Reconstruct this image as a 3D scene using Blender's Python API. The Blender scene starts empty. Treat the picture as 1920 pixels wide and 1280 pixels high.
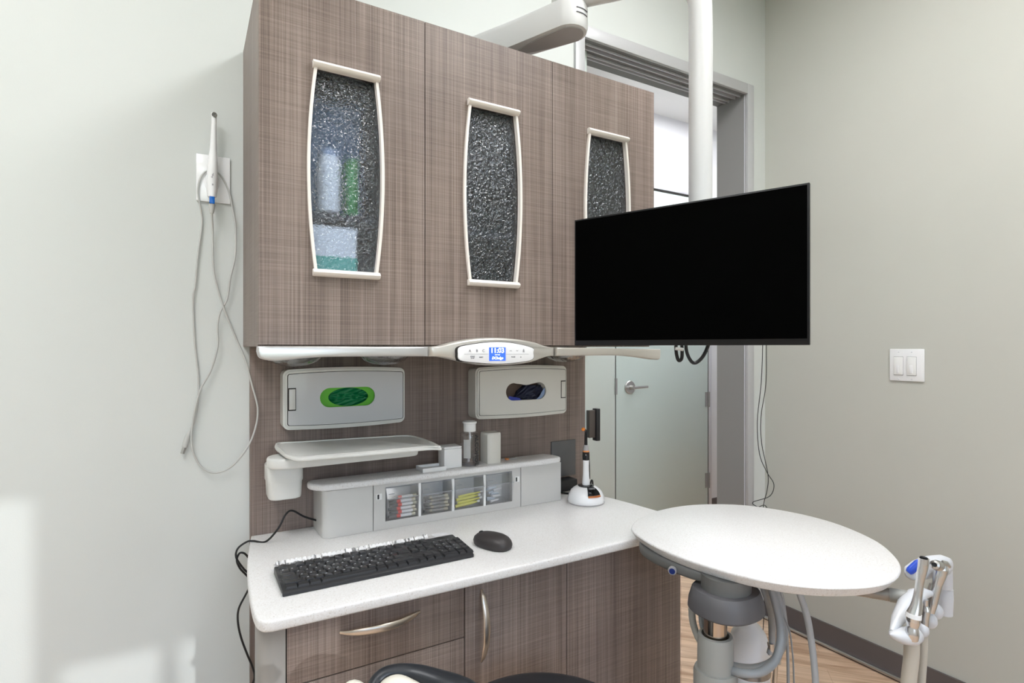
import bpy, bmesh, math, random
from mathutils import Vector, Matrix
random.seed(7)
S = bpy.context.scene
COL = S.collection
PI = math.pi

# ------------------------------------------------------------------ camera
H = 1.27                                   # eye height, metres
cd = bpy.data.cameras.new('camera'); cam = bpy.data.objects.new('camera', cd); COL.objects.link(cam)
cd.sensor_width = 36.0; cd.lens = 36.0 * 1049 / 1920
cd.shift_y = -11 / 1920 * -1
cd.clip_start = 0.02
cam.location = (0, 0, H)
cam.rotation_euler = (PI / 2, 0, -math.atan2(.5025, .8646))
S.camera = cam
S.view_settings.view_transform = 'Standard'
S.view_settings.look = 'None'
S.view_settings.gamma = 1.0
S.view_settings.use_curve_mapping = False
S.view_settings.exposure = 0.56

# ------------------------------------------------------------------ world, sun
w = bpy.data.worlds.new('world'); S.world = w; w.use_nodes = True
wn = w.node_tree.nodes; wl = w.node_tree.links
wb = wn['Background']
tc = wn.new('ShaderNodeTexCoord'); sp = wn.new('ShaderNodeSeparateXYZ'); cr = wn.new('ShaderNodeValToRGB')
wl.new(tc.outputs['Generated'], sp.inputs[0]); wl.new(sp.outputs['Z'], cr.inputs[0])
cr.color_ramp.elements[0].position = 0.0; cr.color_ramp.elements[0].color = (.55, .66, .60, 1)
cr.color_ramp.elements[1].position = .35; cr.color_ramp.elements[1].color = (.45, .66, 1, 1)
e = cr.color_ramp.elements.new(.06); e.color = (.9, .95, 1, 1)
wl.new(cr.outputs[0], wb.inputs[0]); wb.inputs[1].default_value = 3.4
sl = bpy.data.lights.new('sun', 'SUN'); sl.energy = .85; sl.angle = math.radians(.6); sl.color = (.93, .97, 1)
so = bpy.data.objects.new('sun', sl); COL.objects.link(so)
so.rotation_euler = Vector((-.20, 1, -.37)).to_track_quat('-Z', 'Y').to_euler()

PANEL_POWER = 11.0                           # radiance of the ceiling troffers
CEIL = 2.96

# ------------------------------------------------------------------ materials
M = {}
def mat(name, col, rough=.5, metal=0., spec=.5, coat=0., emit=None, es=0., alpha=1., trans=0., ior=1.45):
    m = bpy.data.materials.new(name); m.use_nodes = True
    b = m.node_tree.nodes['Principled BSDF']
    b.inputs['Base Color'].default_value = (*col, 1)
    b.inputs['Roughness'].default_value = rough
    b.inputs['Metallic'].default_value = metal
    b.inputs['Specular IOR Level'].default_value = spec
    b.inputs['Coat Weight'].default_value = coat
    b.inputs['Transmission Weight'].default_value = trans
    b.inputs['IOR'].default_value = ior
    b.inputs['Alpha'].default_value = alpha
    if emit:
        b.inputs['Emission Color'].default_value = (*emit, 1); b.inputs['Emission Strength'].default_value = es
    M[name] = m
    return m
def nodes(m): return m.node_tree.nodes, m.node_tree.links, m.node_tree.nodes['Principled BSDF']
def add_noise(m, c1, c2, scale, detail=4, stretch=(1, 1, 1), lo=.3, hi=.7, bump=0., bscale=None):
    n, l, b = nodes(m)
    t = n.new('ShaderNodeTexCoord'); mp = n.new('ShaderNodeMapping'); mp.inputs['Scale'].default_value = stretch
    nz = n.new('ShaderNodeTexNoise'); nz.inputs['Scale'].default_value = scale; nz.inputs['Detail'].default_value = detail
    r = n.new('ShaderNodeValToRGB'); r.color_ramp.elements[0].position = lo; r.color_ramp.elements[1].position = hi
    r.color_ramp.elements[0].color = (*c1, 1); r.color_ramp.elements[1].color = (*c2, 1)
    l.new(t.outputs['Object'], mp.inputs[0]); l.new(mp.outputs[0], nz.inputs['Vector'])
    l.new(nz.outputs['Fac'], r.inputs[0]); l.new(r.outputs[0], b.inputs['Base Color'])
    if bump:
        bp = n.new('ShaderNodeBump'); bp.inputs['Strength'].default_value = bump; bp.inputs['Distance'].default_value = .002
        nb = n.new('ShaderNodeTexNoise'); nb.inputs['Scale'].default_value = bscale or scale
        l.new(t.outputs['Object'], nb.inputs['Vector']); l.new(nb.outputs['Fac'], bp.inputs['Height']); l.new(bp.outputs[0], b.inputs['Normal'])
def mixrgb(n, l, kind, fac, a, b_):
    x = n.new('ShaderNodeMix'); x.data_type = 'RGBA'; x.blend_type = kind
    for s, v in ((x.inputs[0], fac), (x.inputs[6], a), (x.inputs[7], b_)):
        if hasattr(v, 'is_linked') or hasattr(v, 'links'): l.new(v, s)
        else: s.default_value = v
    return x.outputs[2]
def wood(name, dark, mid, light, rough=.42):
    m = mat(name, mid, rough, spec=.35); n, l, b = nodes(m)
    t = n.new('ShaderNodeTexCoord')
    def nz(sc, scale=1., det=3, dist=0.):
        mp = n.new('ShaderNodeMapping'); mp.inputs['Scale'].default_value = sc
        z = n.new('ShaderNodeTexNoise'); z.inputs['Scale'].default_value = scale; z.inputs['Detail'].default_value = det; z.inputs['Distortion'].default_value = dist
        l.new(t.outputs['Object'], mp.inputs[0]); l.new(mp.outputs[0], z.inputs['Vector']); return z.outputs['Fac']
    fine = nz((430, 430, 2.2), det=2); broad = nz((26, 26, .9), det=4, dist=.6); cross = nz((7, 7, 620), det=1); blot = nz((3.5, 3.5, 3.0), det=2)
    r = n.new('ShaderNodeValToRGB'); r.color_ramp.elements[0].position = .36; r.color_ramp.elements[1].position = .64
    r.color_ramp.elements[0].color = (*dark, 1); r.color_ramp.elements[1].color = (*light, 1)
    e = r.color_ramp.elements.new(.5); e.color = (*mid, 1)
    def math_(op, a, c):
        q = n.new('ShaderNodeMath'); q.operation = op
        for i, v in enumerate((a, c)):
            if isinstance(v, float): q.inputs[i].default_value = v
            else: l.new(v, q.inputs[i])
        return q.outputs[0]
    f = math_('ADD', math_('MULTIPLY', fine, .46), math_('MULTIPLY', broad, .30))
    f = math_('ADD', f, math_('MULTIPLY', cross, .24))
    l.new(f, r.inputs[0])
    r2 = n.new('ShaderNodeValToRGB'); r2.color_ramp.elements[0].position = .3; r2.color_ramp.elements[1].position = .7
    r2.color_ramp.elements[0].color = (.84, .82, .82, 1); r2.color_ramp.elements[1].color = (1.08, 1.06, 1.04, 1)
    l.new(blot, r2.inputs[0])
    o = mixrgb(n, l, 'MULTIPLY', 1.0, r.outputs[0], r2.outputs[0])
    l.new(o, b.inputs['Base Color'])
    return m
wood('laminate', (.132, .101, .087), (.212, .168, .146), (.296, .244, .217))
m = mat('wall_paint', (.60, .62, .60), .55, spec=.3); add_noise(m, (.585, .605, .585), (.615, .635, .612), 1.5, bump=.06, bscale=420)
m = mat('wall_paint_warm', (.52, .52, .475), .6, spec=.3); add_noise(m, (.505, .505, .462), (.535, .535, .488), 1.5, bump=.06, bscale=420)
mat('ceiling_paint', (.82, .82, .80), .8)
mat('hall_paint', (.76, .76, .78), .6)
# speckled quartz
m = mat('quartz', (.8, .79, .77), .3, spec=.5); n, l, b = nodes(m)
t = n.new('ShaderNodeTexCoord'); v = n.new('ShaderNodeTexVoronoi'); v.inputs['Scale'].default_value = 420
nz = n.new('ShaderNodeTexNoise'); nz.inputs['Scale'].default_value = 260; nz.inputs['Detail'].default_value = 2
r = n.new('ShaderNodeValToRGB'); r.color_ramp.elements[0].position = .30; r.color_ramp.elements[1].position = .40
r.color_ramp.elements[0].color = (.60, .575, .55, 1); r.color_ramp.elements[1].color = (.74, .735, .735, 1)
l.new(t.outputs['Object'], v.inputs['Vector']); l.new(t.outputs['Object'], nz.inputs['Vector'])
l.new(nz.outputs['Fac'], r.inputs[0])
c2 = n.new('ShaderNodeValToRGB'); c2.color_ramp.elements[0].color = (.9, .88, .86, 1); c2.color_ramp.elements[1].color = (1.03, 1.03, 1.03, 1)
l.new(v.outputs['Color'], c2.inputs[0])
l.new(mixrgb(n, l, 'MULTIPLY', 1.0, r.outputs[0], c2.outputs[0]), b.inputs['Base Color'])
# floor boards laid on the diagonal
m = mat('oak_floor', (.5, .33, .2), .38); n, l, b = nodes(m)
t = n.new('ShaderNodeTexCoord'); mp = n.new('ShaderNodeMapping'); mp.inputs['Rotation'].default_value = (0, 0, math.radians(47))
l.new(t.outputs['Object'], mp.inputs[0])
br = n.new('ShaderNodeTexBrick'); br.inputs['Scale'].default_value = 1; br.inputs['Brick Width'].default_value = 1.1; br.inputs['Row Height'].default_value = .13
br.inputs['Mortar Size'].default_value = .0012; br.inputs['Color1'].default_value = (.68, .50, .36, 1); br.inputs['Color2'].default_value = (.74, .58, .44, 1); br.inputs['Mortar'].default_value = (.55, .39, .27, 1)
l.new(mp.outputs[0], br.inputs['Vector'])
m2 = n.new('ShaderNodeMapping'); m2.inputs['Scale'].default_value = (3, 30, 1); l.new(mp.outputs[0], m2.inputs[0])
nz = n.new('ShaderNodeTexNoise'); nz.inputs['Scale'].default_value = 1; nz.inputs['Detail'].default_value = 5; nz.inputs['Distortion'].default_value = 1.0; l.new(m2.outputs[0], nz.inputs['Vector'])
r = n.new('ShaderNodeValToRGB'); r.color_ramp.elements[0].position = .28; r.color_ramp.elements[1].position = .62
r.color_ramp.elements[0].color = (.62, .50, .42, 1); r.color_ramp.elements[1].color = (1.08, 1.06, 1.04, 1); l.new(nz.outputs['Fac'], r.inputs[0])
l.new(mixrgb(n, l, 'MULTIPLY', 1.0, br.outputs['Color'], r.outputs[0]), b.inputs['Base Color'])

mat('silver_paint', (.56, .56, .56), .30, metal=.6)
mat('grey_door', (.52, .53, .54), .28, coat=.4)
mat('post_laminate', (.27, .26, .245), .4)
mat('wire_grey', (.34, .35, .38), .3)
mat('champagne_paint', (.56, .535, .49), .34, metal=.45)
mat('bin_frame', (.60, .59, .57), .36, metal=.15)
mat('grey_shell', (.62, .62, .59), .32, coat=.3)
mat('ivory_shell', (.66, .64, .585), .38)
mat('tray_plastic', (.66, .66, .635), .35)
mat('white_plastic', (.80, .80, .79), .3)
mat('pipe_white', (.63, .63, .63), .35)
mat('holder_white', (.60, .61, .64), .3)
mat('under_grey', (.13, .13, .125), .45)
mat('white_gloss', (.82, .82, .83), .15, coat=.4)
mat('cream_trim', (.80, .75, .70), .35)
mat('black_plastic', (.018, .018, .02), .38)
mat('black_gloss', (.010, .010, .012), .08)
mat('screen_black', (.0006, .0006, .0006), .6, spec=.02)
mat('bezel_black', (.008, .008, .009), .4, spec=.3)
mat('key_black', (.022, .022, .024), .42)
mat('mouse_black', (.035, .030, .030), .45)
mat('dark_gap', (.02, .018, .016), .8)
mat('chrome', (.66, .66, .67), .24, metal=1)
mat('satin_steel', (.58, .57, .56), .28, metal=1)
mat('brushed_nickel', (.60, .54, .48), .32, metal=1)
mat('copper_chrome', (.52, .45, .39), .14, metal=1)
mat('grey_casing', (.095, .092, .098), .5)
mat('arm_grey', (.30, .29, .28), .25, metal=.7)
mat('post_grey', (.31, .31, .29), .36)
mat('hose_grey', (.27, .285, .30), .35)
mat('hose_light', (.33, .345, .36), .38)
mat('hose_beige', (.52, .49, .43), .4)
mat('cable_grey', (.50, .50, .48), .4)
mat('cable_black', (.01, .01, .011), .45)
mat('frame_metal', (.52, .52, .53), .38, metal=.2)
mat('soffit_grey', (.20, .20, .205), .5)  # darker grey of the header soffit and its tracks
mat('jamb_grey', (.30, .295, .29), .5)
mat('alu_light', (.66, .66, .70), .38, metal=.2)
mat('frosted_glass', (.60, .69, .66), .22, spec=.6)
mat('frosted_light', (.62, .68, .64), .25, spec=.5)
mat('rubber_base', (.115, .098, .095), .5)
mat('pull_brown', (.085, .07, .062), .4)
mat('outlet_grey', (.12, .12, .12), .3)
mat('green_card', (.10, .42, .02), .5)
mat('green_glove', (.0, .16, .05), .45)
mat('navy_glove', (.008, .010, .03), .5)
mat('blue_card', (.03, .05, .35), .4)
mat('lightblue_card', (.32, .42, .62), .4)
mat('brown_card', (.11, .07, .05), .6)
mat('screen_blue', (.02, .06, .5), .3, emit=(.04, .12, .72), es=1.0)
mat('screen_text', (.9, .9, .9), .4, emit=(.85, .9, 1), es=1.1)
mat('ink_grey', (.17, .17, .19), .5)
mat('ink_black', (.01, .01, .012), .5)
mat('blue_pad', (.02, .07, .48), .3)
mat('knob_blue', (.01, .025, .14), .3)
mat('blue_plug', (.0, .12, .50), .25)
mat('orange', (.75, .22, .02), .25, coat=.5)
mat('orange_matte', (.70, .26, .08), .4)
mat('lamp_grey', (.36, .35, .35), .3)
mat('upholstery', (.012, .014, .018), .36, spec=.5)
mat('stool_shell', (.58, .55, .48), .35)
mat('bottle_white', (.84, .85, .88), .42)
mat('red_band', (.65, .03, .02), .4)
mat('cartridge_grey', (.28, .28, .29), .25, metal=.5)
mat('cartridge_dark', (.05, .05, .055), .4)
mat('cartridge_end', (.55, .53, .42), .25, metal=.6)
mat('cartridge_white', (.72, .72, .74), .3)
mat('yellow_tube', (.62, .60, .10), .35)
mat('pale_tube', (.55, .62, .70), .3)
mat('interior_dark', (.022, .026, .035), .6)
mat('carton_white', (.85, .86, .9), .5)
mat('carton_teal', (.10, .52, .42), .5)
mat('carton_navy', (.02, .06, .28), .5)
mat('reflection_blue', (.10, .19, .34), .5)  # tint imitates the window's blue reflection in the left cabinet glass
mat('carton_green', (.04, .32, .08), .5)
mat('carton_tan', (.45, .36, .22), .5)
mat('lamp_panel', (.9, .9, .9), .5, emit=(.975, .985, 1), es=PANEL_POWER)
mat('lamp_panel_rear', (.9, .9, .9), .5, emit=(.975, .985, 1), es=PANEL_POWER * .26)
mat('hall_panel', (.9, .9, .9), .5, emit=(.97, .98, 1), es=15.0)
mat('grass', (.08, .22, .04), .9)
mat('engraving', (.12, .12, .12), .5)
def clear(name, tint, refl, rough=.05, bump=0, bscale=300, transp=.5, ior=1.35):
    """clear plastic or glass: part see-through, part refracting, with its own relief"""
    m = bpy.data.materials.new(name); m.use_nodes = True; n = m.node_tree.nodes; l = m.node_tree.links
    n.remove(n['Principled BSDF']); out = n['Material Output']
    tr = n.new('ShaderNodeBsdfTransparent'); tr.inputs[0].default_value = (*tint, 1)
    gl = n.new('ShaderNodeBsdfGlossy' if refl else 'ShaderNodeBsdfGlass'); gl.inputs['Roughness'].default_value = rough
    if not refl:
        gl.inputs['IOR'].default_value = ior; gl.inputs['Color'].default_value = (*tint, 1)
    mx = n.new('ShaderNodeMixShader')
    if refl:
        fr = n.new('ShaderNodeLayerWeight'); fr.inputs[0].default_value = .5
        pw = n.new('ShaderNodeMath'); pw.operation = 'POWER'; pw.inputs[1].default_value = 4.0; l.new(fr.outputs['Facing'], pw.inputs[0])
        ma = n.new('ShaderNodeMath'); ma.operation = 'MULTIPLY_ADD'; ma.inputs[1].default_value = .55; ma.inputs[2].default_value = refl
        l.new(pw.outputs[0], ma.inputs[0]); l.new(ma.outputs[0], mx.inputs[0])
    else: mx.inputs[0].default_value = 1 - transp
    l.new(tr.outputs[0], mx.inputs[1]); l.new(gl.outputs[0], mx.inputs[2]); l.new(mx.outputs[0], out.inputs['Surface'])
    if bump:
        t = n.new('ShaderNodeTexCoord'); z = n.new('ShaderNodeTexNoise'); z.inputs['Scale'].default_value = bscale; z.inputs['Detail'].default_value = 1.5; z.inputs['Distortion'].default_value = .8
        bp = n.new('ShaderNodeBump'); bp.inputs['Strength'].default_value = bump; bp.inputs['Distance'].default_value = .004
        l.new(t.outputs['Object'], z.inputs['Vector']); l.new(z.outputs['Fac'], bp.inputs['Height']); l.new(bp.outputs[0], gl.inputs['Normal'])
        if refl: l.new(bp.outputs[0], fr.inputs['Normal'])
    M[name] = m
clear('textured_glass', (.88, .92, .97), 0, .02, bump=1.0, bscale=105, transp=.45, ior=1.35)
n = M['textured_glass'].node_tree.nodes; l = M['textured_glass'].node_tree.links     # sparkle of the hammered front face
out = n['Material Output']; base = out.inputs['Surface'].links[0].from_socket
t = n.new('ShaderNodeTexCoord'); z = n.new('ShaderNodeTexNoise'); z.inputs['Scale'].default_value = 120; z.inputs['Detail'].default_value = 1; z.inputs['Distortion'].default_value = .35
bp = n.new('ShaderNodeBump'); bp.inputs['Strength'].default_value = 1; bp.inputs['Distance'].default_value = .009
gg = n.new('ShaderNodeBsdfGlossy'); gg.inputs['Roughness'].default_value = .06; mx = n.new('ShaderNodeMixShader'); mx.inputs[0].default_value = .062
l.new(t.outputs['Object'], z.inputs['Vector']); l.new(z.outputs['Fac'], bp.inputs['Height']); l.new(bp.outputs[0], gg.inputs['Normal'])
l.new(base, mx.inputs[1]); l.new(gg.outputs[0], mx.inputs[2]); l.new(mx.outputs[0], out.inputs['Surface'])
clear('clear_plastic', (.985, .988, .995), .10, .10)
clear('film_plastic', (.97, .97, .98), .045, .16, bump=.4, bscale=40)
mat('film_white', (.92, .92, .93), .2, alpha=.72, coat=.5)
clear('bottle_clear', (.985, .985, .99), .10, .10)
clear('liquid_clear', (.90, .90, .92), .0, .02, transp=.6, ior=1.3)
clear('dome_clear', (.80, .80, .78), .30, .12, bump=.8, bscale=45)

# ------------------------------------------------------------------ mesh helpers
def box(bm, x0, x1, y0, y1, z0, z1, bev=0., seg=2):
    r = bmesh.ops.create_cube(bm, size=1.0)
    for v in r['verts']:
        v.co = Vector(((x0 + x1) / 2 + v.co.x * (x1 - x0), (y0 + y1) / 2 + v.co.y * (y1 - y0), (z0 + z1) / 2 + v.co.z * (z1 - z0)))
    if bev:
        ed = list({e for v in r['verts'] for e in v.link_edges})
        bmesh.ops.bevel(bm, geom=ed, offset=bev, segments=seg, profile=.5, affect='EDGES')
def plane_pt(plane, a, b, t):
    return {'XZ': Vector((a, t, b)), 'XY': Vector((a, b, t)), 'YZ': Vector((t, a, b))}[plane]
def prism(bm, pts, plane, t0, t1, bev=0., seg=2):
    lo = [bm.verts.new(plane_pt(plane, a, b, t0)) for a, b in pts]
    hi = [bm.verts.new(plane_pt(plane, a, b, t1)) for a, b in pts]
    f1 = bm.faces.new(lo); f2 = bm.faces.new(hi[::-1]); N = len(pts)
    fs = [bm.faces.new((lo[i], hi[i], hi[(i + 1) % N], lo[(i + 1) % N])) for i in range(N)]
    bmesh.ops.recalc_face_normals(bm, faces=[f1, f2] + fs)
    if bev:
        ed = [e for f in (f1, f2) for e in f.edges]
        bmesh.ops.bevel(bm, geom=ed, offset=bev, segments=seg, profile=.5, affect='EDGES')
def catmull(P, n=8, closed=False):
    P = [Vector(p) for p in P]; out = []; N = len(P)
    rng = range(N) if closed else range(N - 1)
    for i in rng:
        if closed: p0, p1, p2, p3 = P[i - 1], P[i], P[(i + 1) % N], P[(i + 2) % N]
        else:
            p1, p2 = P[i], P[i + 1]; p0 = P[i - 1] if i else p1 * 2 - p2; p3 = P[i + 2] if i + 2 < N else p2 * 2 - p1
        for k in range(n):
            t = k / n
            out.append(.5 * ((2 * p1) + (p2 - p0) * t + (2 * p0 - 5 * p1 + 4 * p2 - p3) * t * t + (3 * p1 - p0 - 3 * p2 + p3) * t ** 3))
    if not closed: out.append(P[-1])
    return out
def skin(bm, rings, cap=True, closed=False):
    R = [[bm.verts.new(p) for p in r] for r in rings]; N = len(R[0]); fs = []
    pairs = list(zip(R, R[1:])) + ([(R[-1], R[0])] if closed else [])
    for a, b in pairs:
        for i in range(N): fs.append(bm.faces.new((a[i], a[(i + 1) % N], b[(i + 1) % N], b[i])))
    if cap and not closed:
        fs.append(bm.faces.new(R[0][::-1])); fs.append(bm.faces.new(R[-1]))
    bmesh.ops.recalc_face_normals(bm, faces=fs)
def tube(bm, pts, r, n=10, smooth=6, flat=1., up=None):
    P = catmull(pts, smooth) if smooth and len(pts) > 2 else [Vector(p) for p in pts]
    if isinstance(r, (list, tuple)):
        rs = []; L = len(P) - 1
        for i in range(len(P)):
            f = i / L * (len(r) - 1); k = min(int(f), len(r) - 2); rs.append(r[k] + (r[k + 1] - r[k]) * (f - k))
    else: rs = [r] * len(P)
    T = [(P[min(i + 1, len(P) - 1)] - P[max(i - 1, 0)]).normalized() for i in range(len(P))]
    u = Vector(up) if up else (Vector((0, 0, 1)) if abs(T[0].z) < .9 else Vector((1, 0, 0)))
    rings = []
    for p, t, q in zip(P, T, rs):
        u = (u - t * u.dot(t)).normalized(); v = t.cross(u)
        rings.append([p + (u * math.cos(2 * PI * k / n) + v * math.sin(2 * PI * k / n) * flat) * q for k in range(n)])
    skin(bm, rings)
def lathe(bm, prof, c, n=32, axis=(0, 0, 1), sx=1., sy=1.):
    q = Vector((0, 0, 1)).rotation_difference(Vector(axis)).to_matrix(); c = Vector(c)
    rings = [[c + q @ Vector((max(r, 1e-4) * sx * math.cos(2 * PI * k / n), max(r, 1e-4) * sy * math.sin(2 * PI * k / n), z)) for k in range(n)] for r, z in prof]
    skin(bm, rings)
def ellipsoid(bm, c, rad, n=20, rot=None):
    R = rot or Matrix.Identity(3); c = Vector(c); rings = []
    for i in range(n + 1):
        a = -PI / 2 + PI * i / n
        rings.append([c + R @ Vector((rad[0] * max(math.cos(a), 1e-3) * math.cos(2 * PI * k / n), rad[1] * max(math.cos(a), 1e-3) * math.sin(2 * PI * k / n), rad[2] * math.sin(a))) for k in range(n)])
    skin(bm, rings)
def rrect(x0, x1, z0, z1, r, n=6, bulge=0., bulge_b=None):
    pts = []; bb = bulge if bulge_b is None else bulge_b; xc, hw = (x0 + x1) / 2, (x1 - x0) / 2
    for cx, cz, a0 in ((x1 - r, z0 + r, -90), (x1 - r, z1 - r, 0), (x0 + r, z1 - r, 90), (x0 + r, z0 + r, 180)):
        for k in range(n + 1):
            a = math.radians(a0 + 90 * k / n); pts.append((cx + r * math.cos(a), cz + r * math.sin(a)))
        if a0 == 0 or a0 == 180:
            for k in range(1, 12): pts.append((cx + ((x0 + r if a0 == 0 else x1 - r) - cx) * k / 12, z1 if a0 == 0 else z0))
    out = []
    for x, z in pts:
        f = 1 - ((x - xc) / hw) ** 2
        out.append((x, z + (bulge * f if z > (z0 + z1) / 2 else -bb * f)))
    return out
def ray_hit(pts, c, a):
    d = (math.cos(a), math.sin(a)); best = None
    for i in range(len(pts)):
        p, q = pts[i], pts[(i + 1) % len(pts)]
        ex, ez = q[0] - p[0], q[1] - p[1]; den = d[0] * ez - d[1] * ex
        if abs(den) < 1e-12: continue
        t = ((p[0] - c[0]) * ez - (p[1] - c[1]) * ex) / den; s = ((p[0] - c[0]) * d[1] - (p[1] - c[1]) * d[0]) / den
        if t > 1e-9 and -1e-6 <= s <= 1 + 1e-6: best = t if best is None else max(best, t)
    return (c[0] + d[0] * best, c[1] + d[1] * best)
def ring_prism(bm, outer, inner, c, plane, t0, t1, N=72):
    ang = sorted(set([round(2 * PI * k / N, 6) for k in range(N)] + [round(math.atan2(z - c[1], x - c[0]) % (2 * PI), 6) for x, z in outer + inner]))
    O = [ray_hit(outer, c, a) for a in ang]; I = [ray_hit(inner, c, a) for a in ang]
    mk = lambda P, t: [bm.verts.new(plane_pt(plane, a, b, t)) for a, b in P]
    o0, o1, i0, i1 = mk(O, t0), mk(O, t1), mk(I, t0), mk(I, t1); fs = []
    for k in range(len(ang)):
        j = (k + 1) % len(ang)
        for a, b in ((o0, i0), (i0, i1), (i1, o1), (o1, o0)): fs.append(bm.faces.new((a[k], a[j], b[j], b[k])))
    bmesh.ops.recalc_face_normals(bm, faces=fs)
ORG = {}
def mesh(name, bm, m, parent=None, org=None, smooth=True, angle=38):
    o_ = Vector(org) if org is not None else (ORG[parent.name] if parent else Vector((0, 0, 0)))
    if smooth:
        for f in bm.faces: f.smooth = True
        bm.normal_update()
        for e in bm.edges:
            if len(e.link_faces) != 2 or e.calc_face_angle(0) > math.radians(angle): e.smooth = False
    bmesh.ops.translate(bm, verts=bm.verts, vec=-o_)
    me = bpy.data.meshes.new(name); bm.to_mesh(me); bm.free()
    o = bpy.data.objects.new(name, me); COL.objects.link(o)
    me.materials.append(M[m] if isinstance(m, str) else m)
    if parent: o.parent = parent
    else: o.location = o_
    ORG[o.name] = o_
    return o
def tag(o, label, cat, group=None):
    o['label'] = label; o['category'] = cat
    if group: o['group'] = group
    return o
def thing(name, label, cat, loc=(0, 0, 0), group=None):
    o = bpy.data.objects.new(name, None); COL.objects.link(o); o.location = loc; o.empty_display_size = .02
    ORG[o.name] = Vector(loc); return tag(o, label, cat, group)
def struct(name, bm, m, parent=None, **k):
    o = mesh(name, bm, m, parent, **k)
    if not parent: o['kind'] = 'structure'
    return o
def B(*a, **k):
    bm = bmesh.new(); box(bm, *a, **k); return bm
def shape(fn, *a, **k):
    bm = bmesh.new(); fn(bm, *a, **k); return bm
def text(name, s, m, parent, loc, size, rot=(PI / 2, 0, 0), shear=0., off=0., align='CENTER', depth=.0002, squeeze=1.):
    c = bpy.data.curves.new(name, 'FONT'); c.body = s; c.size = size; c.extrude = depth; c.shear = shear; c.offset = off
    c.align_x = align; c.align_y = 'CENTER'; c.resolution_u = 3
    f_ = bpy.data.objects.new(name, c); COL.objects.link(f_)
    me = bpy.data.meshes.new_from_object(f_.evaluated_get(bpy.context.evaluated_depsgraph_get())); bpy.data.objects.remove(f_)
    me.materials.clear(); me.materials.append(M[m]); o = bpy.data.objects.new(name, me); COL.objects.link(o)
    o.parent = parent; o.location = Vector(loc) - ORG[parent.name]; o.rotation_euler = rot; o.scale = (squeeze, 1, 1)
    return o
# where the line of sight through a spot of the photo meets a real plane of the room
def sight(px, py):
    a = (px - 960) / 1049; b = (651 - py) / 1049
    return Vector((.5025 + .8646 * a, .8646 - .5025 * a, b))
def at_y(px, py, y): v = sight(px, py); p = v * (y / v.y); p.z += H; return p
def at_z(px, py, z): v = sight(px, py); p = v * ((z - H) / v.z); p.z += H; return p
def at_d(px, py, d): p = sight(px, py) * d; p.z += H; return p

# ================================================================== THE SETTING
XL, XR, YB, YF, WT = -1.9, 2.355, -2.2, 1.68, .16
HY, HX0, HX1 = 2.98, .9, 5.2                 # hallway behind the opening
OX0, OX1, OZ = 1.284, 2.215, 2.428           # clear opening
struct('floor', B(XL, HX1, YB, HY + .1, -.05, 0), 'oak_floor', smooth=False)
struct('ceiling', B(XL - .1, HX1, YB - .1, HY + .1, CEIL, CEIL + .08), 'ceiling_paint', smooth=False)
bm = bmesh.new(); box(bm, XL, OX0 - .02, YF, YF + WT, 0, CEIL); box(bm, OX0 - .02, OX1 + .02, YF, YF + WT, OZ + .03, CEIL); box(bm, OX1 + .02, XR, YF, YF + WT, 0, CEIL)
struct('wall_back', bm, 'wall_paint', smooth=False)
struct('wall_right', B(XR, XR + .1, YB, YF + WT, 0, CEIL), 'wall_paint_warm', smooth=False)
struct('wall_left', B(XL - .1, XL, YB, YF + WT, 0, CEIL), 'wall_paint', smooth=False)
WZ0 = .85                                    # two windows behind the photographer
bm = bmesh.new(); box(bm, XL, -1.1, YB - .15, YB, 0, CEIL); box(bm, .985, XR, YB - .15, YB, 0, CEIL)
box(bm, -1.1, .985, YB - .15, YB, 0, WZ0); box(bm, -1.1, .516, YB - .15, YB, 2.41, CEIL); box(bm, .516, .985, YB - .15, YB, 2.0, CEIL)
struct('wall_front', bm, 'wall_paint', smooth=False)
bm = bmesh.new()
for a in (-1.1, -.30, .486): box(bm, a, a + .03, YB - .1, YB - .06, WZ0, 2.41)
for a in (WZ0, 2.395): box(bm, -1.1, .516, YB - .1, YB - .06, a, a + .015)
struct('window_1', bm, 'frame_metal', smooth=False)
bm = bmesh.new()
for a in (.517, .735, .970): box(bm, a, a + (.033 if a == .735 else .015), YB - .1, YB - .06, WZ0, 2.0)
for a in (WZ0, 1.985): box(bm, .517, .985, YB - .1, YB - .06, a, a + .015)
struct('window_3', bm, 'frame_metal', smooth=False)
struct('ground_outside', B(-12, 14, -16, YB - .16, -.4, -.3), 'grass', smooth=False)
# hallway
struct('wall_hallway', B(HX0, HX1, HY, HY + .1, 0, CEIL), 'hall_paint', smooth=False)
struct('wall_hallway_left', B(HX0 - .1, HX0, YF + WT, HY + .1, 0, CEIL), 'hall_paint', smooth=False)
struct('wall_hallway_right', B(HX1, HX1 + .1, YF, HY + .1, 0, CEIL), 'hall_paint', smooth=False)
struct('wall_hallway_near', B(XR + .1, HX1, YF, YF + WT, 0, CEIL), 'hall_paint', smooth=False)
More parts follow.
